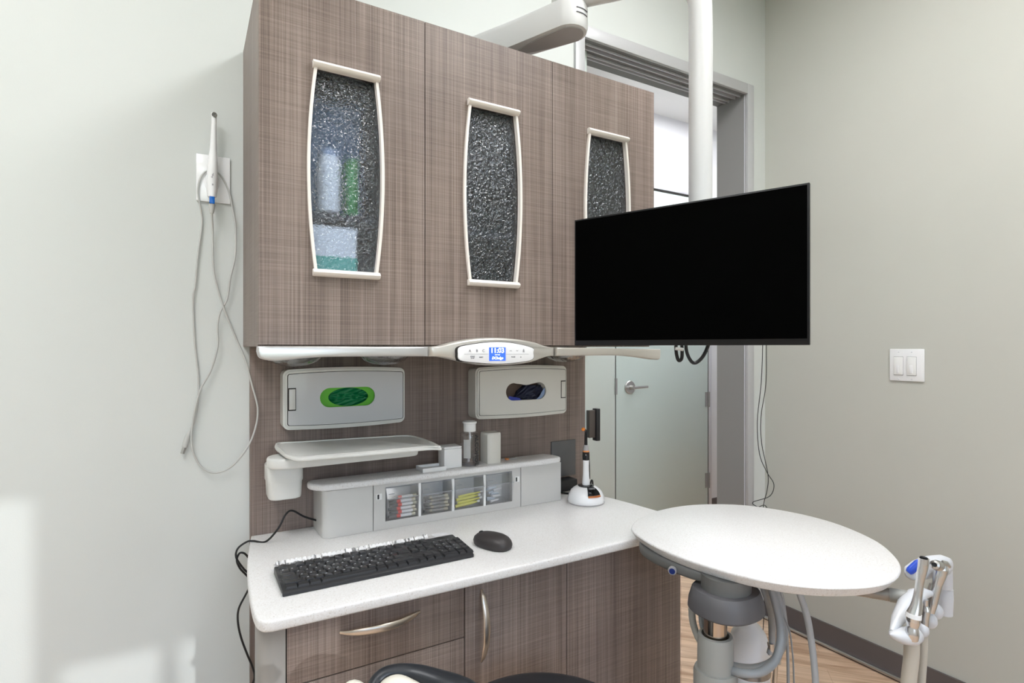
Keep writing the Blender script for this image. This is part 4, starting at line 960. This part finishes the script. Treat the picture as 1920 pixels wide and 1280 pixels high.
bm = bmesh.new(); ring2 = [A0 + ad * (L_ - .052) + (ad * math.cos(a) + an * math.sin(a)) * .043 * (1 + (0 if math.cos(a) > 0 else 2.6 * math.cos(a) ** 2 )) for a in []] 
tear = [(L_ - .052 + .040 * math.cos(-PI / 2 + PI * k / 12), .040 * math.sin(-PI / 2 + PI * k / 12)) for k in range(13)] + [(L_ - .14, .030), (L_ - .24, 0), (L_ - .14, -.030)]
tp = [(p.x, p.y) for p in catmull([(a, b_, 0) for a, b_ in tear], 3, closed=True)]
skin(bm, [[A0 + ad * a + an * b_ + Vector((0, 0, z)) for a, b_ in tp] for z in (2.1475, 2.1505)]); mesh('underside_cover', bm, 'lamp_grey', ar)
jc = A0 + ad * (L_ - .052)
mesh('joint', shape(lathe, [(0, 2.227), (.048, 2.227), (.050, 2.234), (.050, 2.262), (.044, 2.270), (0, 2.270)], (jc.x, jc.y, 0)), 'grey_shell', ar)
for z in (2.165, 2.178): 
    bm = bmesh.new(); tube(bm, [A0 + ad * (L_ - .052) + (ad * math.cos(a) - an * math.sin(a)) * .0525 + Vector((0, 0, z + .02)) for a in [-.1 + .1 * q for q in range(9)]], .0016, n=6); mesh('joint_groove', bm, 'ink_grey', ar)
pc = Vector((1.160, 1.016, 0)); hd_ = (Vector((jc.x, jc.y, 0)) - pc).normalized(); rp = .0298
mesh('pipe', shape(tube, [pc + Vector((0, 0, 1.40)), pc + Vector((0, 0, 1.8)), pc + Vector((0, 0, 2.13)), pc + Vector((0, 0, 2.195)) + hd_ * .008, pc + Vector((0, 0, 2.238)) + hd_ * .036, pc + Vector((0, 0, 2.250)) + hd_ * .09, Vector((jc.x, jc.y, 2.2505))], rp, n=28, smooth=8), 'pipe_white', ar)
mid = mpt(W_ / 2, .038, 1.43)
mesh('tilt_head', shape(tube, [pc + Vector((0, 0, 1.43)), (pc + Vector((0, 0, 1.43)) + mid) / 2, mid], [.026, .022, .03], smooth=0), 'black_plastic', ar)
mesh('pipe_end', shape(lathe, [(0, 1.385), (.033, 1.385), (.033, 1.44), (0, 1.44)], pc), 'black_plastic', ar)
# cables below the monitor
P = [at_d(a, b_, 1.37) for a, b_ in [(1272, 610), (1268, 640), (1268, 660), (1272, 675), (1278, 672), (1279, 655), (1277, 625), (1282, 600)]]
P = [Vector((1.150, 1.010, 1.395))] + P + [Vector((1.158, 1.012, 1.395))]
o = mesh('cable_loop', shape(tube, P, .0042, n=8), 'cable_black', org=P[0]); tag(o, 'small folded black cable loop tied under the monitor', 'cable')
mesh('cable_tie', shape(tube, [at_d(1266, 653, 1.365), at_d(1281, 655, 1.365)], .004, n=8, smooth=0), 'white_plastic', o)
P = [at_d(a, b_, 1.33) for a, b_ in [(1290, 600), (1286, 640), (1289, 664), (1300, 680), (1314, 673), (1326, 652), (1335, 615)]]
P = [Vector((1.152, 1.006, 1.395))] + P + [Vector((1.170, 1.008, 1.395))]
o = mesh('cable_loop', shape(tube, P, .0042, n=8), 'cable_black', org=P[0]); tag(o, 'wide black cable loop hanging under the middle of the monitor', 'cable')
for pts_, lab in (([(1430, 560), (1430, 650), (1427, 720), (1420, 790), (1424, 850), (1438, 885), (1451, 908), (1443, 930), (1412, 941), (1420, 950), (1440, 960), (1440, 1100), (1442, 1200)], 'thin black cable in the corner by the tall opening, looping out at the bottom'),
                  ([(1437, 560), (1437, 650), (1436, 720), (1427, 780), (1428, 830), (1440, 890), (1438, 920), (1432, 945), (1430, 990), (1434, 1100), (1430, 1200)], 'thin black cable in the corner by the tall opening, the straighter one')):
    P = [at_d(a, b_, 2.42) for a, b_ in pts_]
    o = mesh('hanging_cable', shape(tube, P, .0016, n=8), 'cable_black', org=P[0]); tag(o, lab, 'cable')
# switches on the right wall
sw = thing('light_switch', 'white double wall switch plate on the bare right wall', 'light switch', (XR, 1.078, 1.2025))
mesh('plate', B(XR - .007, XR - .0005, 1.019, 1.1365, 1.1420, 1.2640, bev=.0028), 'white_gloss', sw)
for yc in (1.1045, 1.0600):
    rk = mesh('rocker', B(XR - .0105, XR - .0065, yc - .0155, yc + .0155, 1.1655, 1.2335, bev=.0015), 'white_plastic', sw)
    for z in (1.150, 1.2530): mesh('screw', shape(lathe, [(0, 0), (.0028, 0), (.002, .001), (0, .001)], (XR - .007, yc, z), 12, axis=(-1, 0, 0)), 'alu_light', sw)
    mesh('slider', B(XR - .0125, XR - .0105, yc - .005, yc + .006, 1.172, 1.203, bev=.0008), 'white_gloss', rk)
    mesh('rocker_gap', B(XR - .0075, XR - .0069, yc - .0165, yc + .0165, 1.1640, 1.2350), 'lamp_grey', sw, smooth=False)

# ================================================================== ROUND DELIVERY TABLE
TZ0, TZ1 = .776, .800
tb = thing('delivery_table', 'dental delivery unit with a round white speckled top on a thick grey post', 'table', (1.0, .835, 0))
to = [(.9788, 1.0651), (1.0050, 1.1100), (1.0750, 1.1560), (1.1892, 1.1860), (1.3126, 1.1740), (1.4300, 1.1050), (1.4930, .9900), (1.5030, .8650), (1.4550, .7380), (1.3765, .6530), (1.3041, .6080), (1.2216, .5890), (1.1361, .6080), (1.0522, .6630), (.9943, .7480), (.9624, .8600), (.9577, .9700)]
tp_ = [(p.x, p.y) for p in catmull([(a, b_, 0) for a, b_ in to], 6, closed=True)]; tcx, tcy = 1.225, .885
bm = bmesh.new(); skin(bm, [[Vector((tcx + (x - tcx) * q, tcy + (y - tcy) * q, z)) for x, y in tp_] for q, z in ((.935, TZ0), (.948, TZ0 + .0005), (.955, TZ0 + .0025), (.990, TZ1 - .0065), (.997, TZ1 - .0035), (.994, TZ1 - .0010), (.986, TZ1))])
mesh('tabletop', bm, 'quartz', tb, angle=50)
un = [(1.02, 1.08), (.985, 1.055), (.968, 1.01), (.963, .95), (.968, .89), (.985, .845), (1.02, .82), (1.055, .87), (1.05, 1.0)]
up_ = [(p.x, p.y) for p in catmull([(a, b_, 0) for a, b_ in un], 4, closed=True)]
mesh('underframe', shape(prism, up_, 'XY', .752, TZ0 - .0005, bev=.007, seg=3), 'under_grey', tb)
kd = Vector((-.80, -.55, -.12)).normalized()
kc = Vector((.961, .922, .7615))
kn = mesh('adjust_knob', shape(lathe, [(0, 0), (.0095, 0), (.0100, .004), (.0090, .0075), (0, .0075)], kc, 24, axis=kd), 'lamp_grey', tb)
mesh('knob_cap', shape(lathe, [(0, .0074), (.0070, .0074), (.0064, .0090), (0, .0090)], kc, 24, axis=kd), 'knob_blue', kn)
pc2 = Vector((1.000, .835, 0)); hc2 = Vector((1.030, .826, 0))
def squircle(c, hx, hy, z, p=.75, n=44): return [Vector((c.x + hx * math.copysign(abs(math.cos(a)) ** p, math.cos(a)), c.y + hy * math.copysign(abs(math.sin(a)) ** p, math.sin(a)), z)) for a in [2 * PI * k / n for k in range(n)]]
bm = bmesh.new(); c_ = Vector((1.018, .822, 0))
skin(bm, [squircle(c_, .070, .066, .6970, .85), squircle(c_, .0755, .0715, .6982, .85), squircle(c_, .0780, .0740, .7015, .85), squircle(c_, .0760, .0720, .721, .85), squircle(c_, .0695, .0660, .742, .85), squircle(c_, .0670, .0635, .7450, .85)])
mesh('post_head', bm, 'grey_casing', tb)
mesh('head_collar', shape(lathe, [(0, .7445), (.052, .7445), (.052, .7755), (0, .7755)], c_, 36), 'under_grey', tb)
mesh('chrome_column', shape(lathe, [(0, .60), (.0245, .60), (.0245, .6205), (.0262, .622), (.0262, .628), (.0245, .630), (.0245, .6965), (0, .6965)], pc2, 36), 'copper_chrome', tb)
mesh('post_tube', shape(lathe, [(0, .30), (.0380, .30), (.0375, .636), (.0355, .642), (.0290, .643), (.0275, .636), (.0275, .602), (0, .602)], pc2, 36), 'post_grey', tb)
mesh('post_sleeve', shape(lathe, [(0, .02), (.0470, .02), (.0460, .560), (.0430, .568), (.0385, .569), (0, .569)], pc2, 36), 'post_grey', tb)
mesh('floor_base', shape(lathe, [(0, .001), (.20, .001), (.20, .018), (.17, .030), (0, .032)], pc2, 40), 'post_grey', tb)
# water bottle behind the post
wbt = mesh('water_bottle', shape(lathe, [(0, .300), (.048, .300), (.051, .306), (.051, .475), (.049, .505), (.042, .530), (.030, .548), (.0200, .558), (.0165, .568), (.0165, .600), (0, .600)], (1.259, .945, 0), 40), 'bottle_white', tb)
mesh('bottle_neck', shape(tube, [(1.259, .945, .598), (1.259, .945, .66), (1.22, .92, .7505)], .018), 'grey_casing', wbt)
mesh('bottle_band', shape(lathe, [(.0512, .434), (.0530, .434), (.0530, .456), (.0512, .456)], (1.259, .945, 0), 40), 'arm_grey', tb)
def hose(pts_, r_, m, d_=1.27, name='hose'): 
    P = [at_d(p[0], p[1], p[2] if len(p) > 2 else d_) for p in pts_]; return mesh(name, shape(tube, P, r_, n=14, smooth=8), m, tb)
hose([(1422, 1075, 1.24), (1432, 1105, 1.25), (1446, 1150, 1.27), (1448, 1200, 1.28), (1443, 1225, 1.28)], .0070, 'hose_light')
hose([(1436, 1080, 1.22), (1450, 1115, 1.23), (1462, 1165, 1.23), (1463, 1205, 1.22), (1452, 1240, 1.20), (1425, 1260, 1.18), (1395, 1262, 1.18), (1368, 1255, 1.21), (1345, 1245, 1.24)], .0090, 'hose_grey')
hose([(1446, 1085, 1.30), (1462, 1130, 1.31), (1472, 1180, 1.31), (1466, 1215, 1.30), (1446, 1240, 1.28), (1415, 1251, 1.25), (1385, 1249, 1.235), (1350, 1240, 1.245)], .0075, 'hose_light')
hose([(1297, 1140, 1.30), (1299, 1165, 1.30), (1307, 1190, 1.29), (1318, 1210, 1.27)], .0080, 'post_grey')
hose([(1314, 1150, 1.30), (1316, 1170, 1.29), (1322, 1190, 1.27)], .0060, 'hose_grey')
hose([(1455, 1085, 1.30), (1467, 1120, 1.32), (1474, 1170, 1.33), (1477, 1230, 1.34), (1478, 1290, 1.34), (1478, 1400, 1.34)], .0035, 'hose_light')
hose([(1440, 1085, 1.28), (1456, 1130, 1.28), (1478, 1175, 1.28), (1486, 1225, 1.28), (1489, 1290, 1.28), (1490, 1400, 1.28)], .0018, 'hose_grey')
hose([(1490, 1090, 1.16), (1500, 1115, 1.16), (1513, 1155, 1.17), (1521, 1200, 1.18), (1527, 1250, 1.18), (1530, 1300, 1.18), (1531, 1400, 1.18)], .0068, 'hose_light')
mesh('hose_ferrule', shape(tube, [at_d(1445, 1205, 1.279), at_d(1446, 1218, 1.279), at_d(1443, 1228, 1.279)], [.0078, .0062, .0040], smooth=0), 'satin_steel', tb)
P = [at_d(1456, 1228, 1.36), at_d(1455, 1245, 1.36), at_d(1452, 1290, 1.36), at_d(1452, 1380, 1.36)]
hp = thing('tubing_wand', 'thin metal wand with a hooked end hanging behind the hoses under the round table', 'wand', P[0])
mesh('wand_rod', shape(tube, P, [.0035, .0050, .0062, .0062]), 'brushed_nickel', hp)
mesh('wand_hook', shape(tube, [at_d(1455, 1240, 1.36), at_d(1462, 1244, 1.36), at_d(1462, 1236, 1.36), at_d(1459, 1232, 1.36)], .0022), 'satin_steel', hp)
# accessory arm and holders
mesh('accessory_arm', shape(tube, [at_d(1520, 1084, 1.25), at_d(1600, 1103, 1.20), at_d(1660, 1113, 1.17), at_d(1722, 1124, 1.14)], [.0135, .0135, .0135, .0125], smooth=0, n=20), 'arm_grey', tb)
mesh('arm_sleeve', shape(tube, [at_d(1668, 1114.5, 1.166), at_d(1724, 1124, 1.138)], .0141, smooth=0, n=20), 'post_grey', tb)
hb = thing('instrument_holder', 'white moulded instrument holder with round sockets and a blue keypad beside the round table', 'instrument holder', at_d(1735, 1160, 1.12))
def body(rings_, m, name, parent, n=22):
    bm = bmesh.new(); R_ = []
    for px, py, d_, rw, rh in rings_:
        c0 = at_d(px, py, d_); R_.append((c0, rw, rh))
    rr = []
    for i, (c0, rw, rh) in enumerate(R_):
        t_ = (R_[min(i + 1, len(R_) - 1)][0] - R_[max(i - 1, 0)][0]).normalized(); u_ = Vector((0, 0, 1)); u_ = (u_ - t_ * u_.dot(t_)).normalized(); v2 = t_.cross(u_)
        rr.append([c0 + u_ * math.sin(2 * PI * k / n) * rh + v2 * math.cos(2 * PI * k / n) * rw for k in range(n)])
    skin(bm, rr); return mesh(name, bm, m, parent, angle=60)
body([(1669, 1189, 1.075, .001, .001), (1677, 1190, 1.08, .012, .009), (1690, 1192, 1.085, .019, .014), (1705, 1192, 1.09, .021, .0165), (1719, 1190, 1.095, .015, .014), (1725, 1188, 1.097, .004, .005)], 'holder_white', 'front_socket', hb)
body([(1672, 1183, 1.085, .004, .004), (1684, 1160, 1.11, .012, .012), (1700, 1135, 1.13, .017, .016), (1716, 1118, 1.145, .016, .016), (1730, 1112, 1.155, .012, .012), (1745, 1112, 1.16, .006, .006)], 'holder_white', 'holder_body', hb)
for (px, py, d_, rr_) in ((1730, 1181, 1.13, .0115), (1744, 1163, 1.17, .0130), (1755, 1146, 1.21, .0135)):
    c0 = at_d(px, py, d_); bm = bmesh.new(); ellipsoid(bm, c0, (rr_, rr_, rr_ * 1.25)); mesh('socket', bm, 'holder_white', hb)
mesh('rear_stem', shape(tube, [at_d(1769, 1150, 1.25), at_d(1770, 1120, 1.25), at_d(1771, 1102, 1.25)], [.0170, .0175, .0160], n=24), 'holder_white', hb)
body([(1698, 1076, 1.18, .004, .006), (1705, 1074, 1.18, .013, .015), (1722, 1068, 1.185, .017, .021), (1745, 1062, 1.20, .019, .023), (1764, 1060, 1.21, .018, .023), (1775, 1062, 1.215, .013, .020), (1780, 1066, 1.218, .005, .012)], 'holder_white', 'keypad_housing', hb)
mesh('rear_block', shape(tube, [at_d(1770, 1062, 1.235), at_d(1771, 1100, 1.24)], [.0155, .0150], n=20, smooth=0), 'holder_white', hb)
bm = bmesh.new(); q0, q1 = at_d(1703, 1073, 1.168), at_d(1726, 1052, 1.165); tube(bm, [q0, q0 * .8 + q1 * .2, q0 * .2 + q1 * .8, q1], [.0060, .0088, .0088, .0060], n=16, smooth=4, flat=.7); mesh('blue_keypad', bm, 'blue_pad', hb)
# instruments in the sockets
hv = thing('suction_handpiece', 'tall flared chrome suction handpiece in the front socket of the white holder', 'handpiece', at_d(1710, 1192, 1.085))
mesh('barrel', shape(tube, [at_d(1713, 1152, 1.075), at_d(1718, 1135, 1.075), at_d(1722, 1110, 1.075), at_d(1727, 1080, 1.075), at_d(1731, 1060, 1.075), at_d(1732, 1046, 1.075)], [.0125, .0098, .0075, .0070, .0082, .0090, .0088], n=24), 'chrome', hv)
mesh('white_collar', shape(tube, [at_d(1712.5, 1157, 1.075), at_d(1713.5, 1149, 1.075)], [.0135, .0130], n=24, smooth=0), 'white_gloss', hv)
mesh('lower_barrel', shape(tube, [at_d(1709, 1196, 1.077), at_d(1710, 1187, 1.075), at_d(1711, 1174, 1.075), at_d(1712, 1164, 1.075), at_d(1712.5, 1157, 1.075)], [.0115, .0120, .0098, .0118, .0120], n=24), 'chrome', hv)
mesh('bore', shape(tube, [at_d(1732, 1047, 1.074), at_d(1732.3, 1044.5, 1.075)], .0068, n=20, smooth=0), 'ink_black', hv)
mesh('hose', shape(tube, [at_d(1709, 1192, 1.095), at_d(1709, 1230, 1.10), at_d(1703, 1290, 1.11), at_d(1700, 1400, 1.12)], .0135, n=18), 'hose_beige', hv)
sj = thing('saliva_ejector', 'short slim chrome ejector valve standing between the two taller chrome instruments', 'ejector', at_d(1738, 1170, 1.13))
mesh('valve_body', shape(tube, [at_d(1733, 1180, 1.13), at_d(1735, 1160, 1.13), at_d(1737, 1145, 1.13), at_d(1736, 1135, 1.13), at_d(1736, 1124, 1.13)], [.0075, .0068, .0070, .0042, .0046], n=18), 'chrome', sj)
mesh('hose', shape(tube, [at_d(1732, 1188, 1.14), at_d(1731, 1230, 1.145), at_d(1727, 1290, 1.15), at_d(1724, 1400, 1.16)], .0075, n=14), 'hose_beige', sj)
sy = thing('air_water_syringe', 'angled chrome air and water syringe with a round nozzle head in the holder', 'syringe', at_d(1750, 1140, 1.17))
mesh('handle', shape(tube, [at_d(1745, 1148, 1.16), at_d(1749, 1130, 1.16), at_d(1755, 1105, 1.16), at_d(1760, 1085, 1.16), at_d(1765, 1068, 1.16), at_d(1767, 1058, 1.16)], [.0070, .0085, .0090, .0092, .0115, .0125, .0095], n=22), 'chrome', sy)
nd = (at_d(1746, 1058, 1.13) - at_d(1762, 1062, 1.16)).normalized()
mesh('nozzle_head', shape(lathe, [(0, 0), (.0095, 0), (.0105, .010), (.0105, .018), (.0085, .021), (.0080, .026), (.0090, .028), (.0088, .032), (.0050, .034), (.0045, .030), (0, .030)], at_d(1762, 1061, 1.158), 28, axis=nd), 'satin_steel', sy)
mesh('nozzle_bore', shape(lathe, [(0, .0302), (.0040, .0302), (.0040, .0318), (0, .0318)], at_d(1762, 1061, 1.158), 20, axis=nd), 'ink_black', sy)
mesh('thumb_lever', shape(tube, [at_d(1766, 1055, 1.155), at_d(1775, 1058, 1.155), at_d(1782, 1063, 1.155)], [.006, .0065, .003], flat=.5), 'satin_steel', sy)
mesh('second_grip', shape(tube, [at_d(1740, 1140, 1.175), at_d(1744, 1115, 1.175), at_d(1750, 1095, 1.175)], [.0060, .0078, .0070], n=18), 'satin_steel', sy)

# ================================================================== STOOL
sc = Vector((.585, .880, 0))
stl = thing('operator_stool', 'black upholstered stool with a curved armrest pad in front of the base cabinet', 'stool', sc)
mesh('seat', shape(lathe, [(0, .487), (.17, .487), (.193, .499), (.200, .524), (.191, .547), (.160, .561), (.09, .566), (0, .567)], sc, 48), 'upholstery', stl)
mesh('gas_column', shape(lathe, [(0, .10), (.030, .10), (.030, .30), (.018, .301), (.018, .486), (0, .486)], sc, 28), 'chrome', stl)
for k in range(5):
    a = 2 * PI * k / 5 + .4; d_ = Vector((math.cos(a), math.sin(a), 0))
    lg = mesh('base_leg', shape(tube, [sc + Vector((0, 0, .105)), sc + d_ * .15 + Vector((0, 0, .085)), sc + d_ * .26 + Vector((0, 0, .066))], [.022, .018, .012]), 'satin_steel', stl)
    mesh('caster', shape(lathe, [(0, -.012), (.024, -.012), (.026, -.006), (.026, .006), (.024, .012), (0, .012)], sc + d_ * .26 + Vector((0, 0, .0275)), 20, axis=(-d_.y, d_.x, 0)), 'black_plastic', lg)
pad = [at_d(692, 1345, .84), at_d(699, 1300, .86), at_d(709, 1275, .875), at_d(733, 1261, .885), at_d(775, 1263, .89), at_d(820, 1278, .88), at_d(870, 1302, .86), at_d(935, 1350, .83)]
mesh('armrest_pad', shape(tube, pad, [.010, .0115, .0115, .0115, .0145, .018, .023, .022], n=20, smooth=8), 'upholstery', stl)
shl = [at_d(712, 1360, .862), at_d(718, 1305, .862), at_d(738, 1284, .864), at_d(765, 1292, .864), at_d(810, 1325, .860), at_d(860, 1370, .85)]
mesh('armrest_shell', shape(tube, shl, [.011, .014, .014, .015, .018, .016], n=18, smooth=8), 'stool_shell', stl)
mesh('armrest_bracket', shape(tube, [at_d(770, 1345, .86), Vector((.40, .84, .60)), Vector((.47, .84, .485)), Vector((.55, .86, .462))], .014), 'satin_steel', stl)
o = mesh('side_pad', shape(tube, [at_d(640, 1312, .80), at_d(662, 1291, .80), at_d(690, 1312, .80)], .012), 'stool_shell', stl)
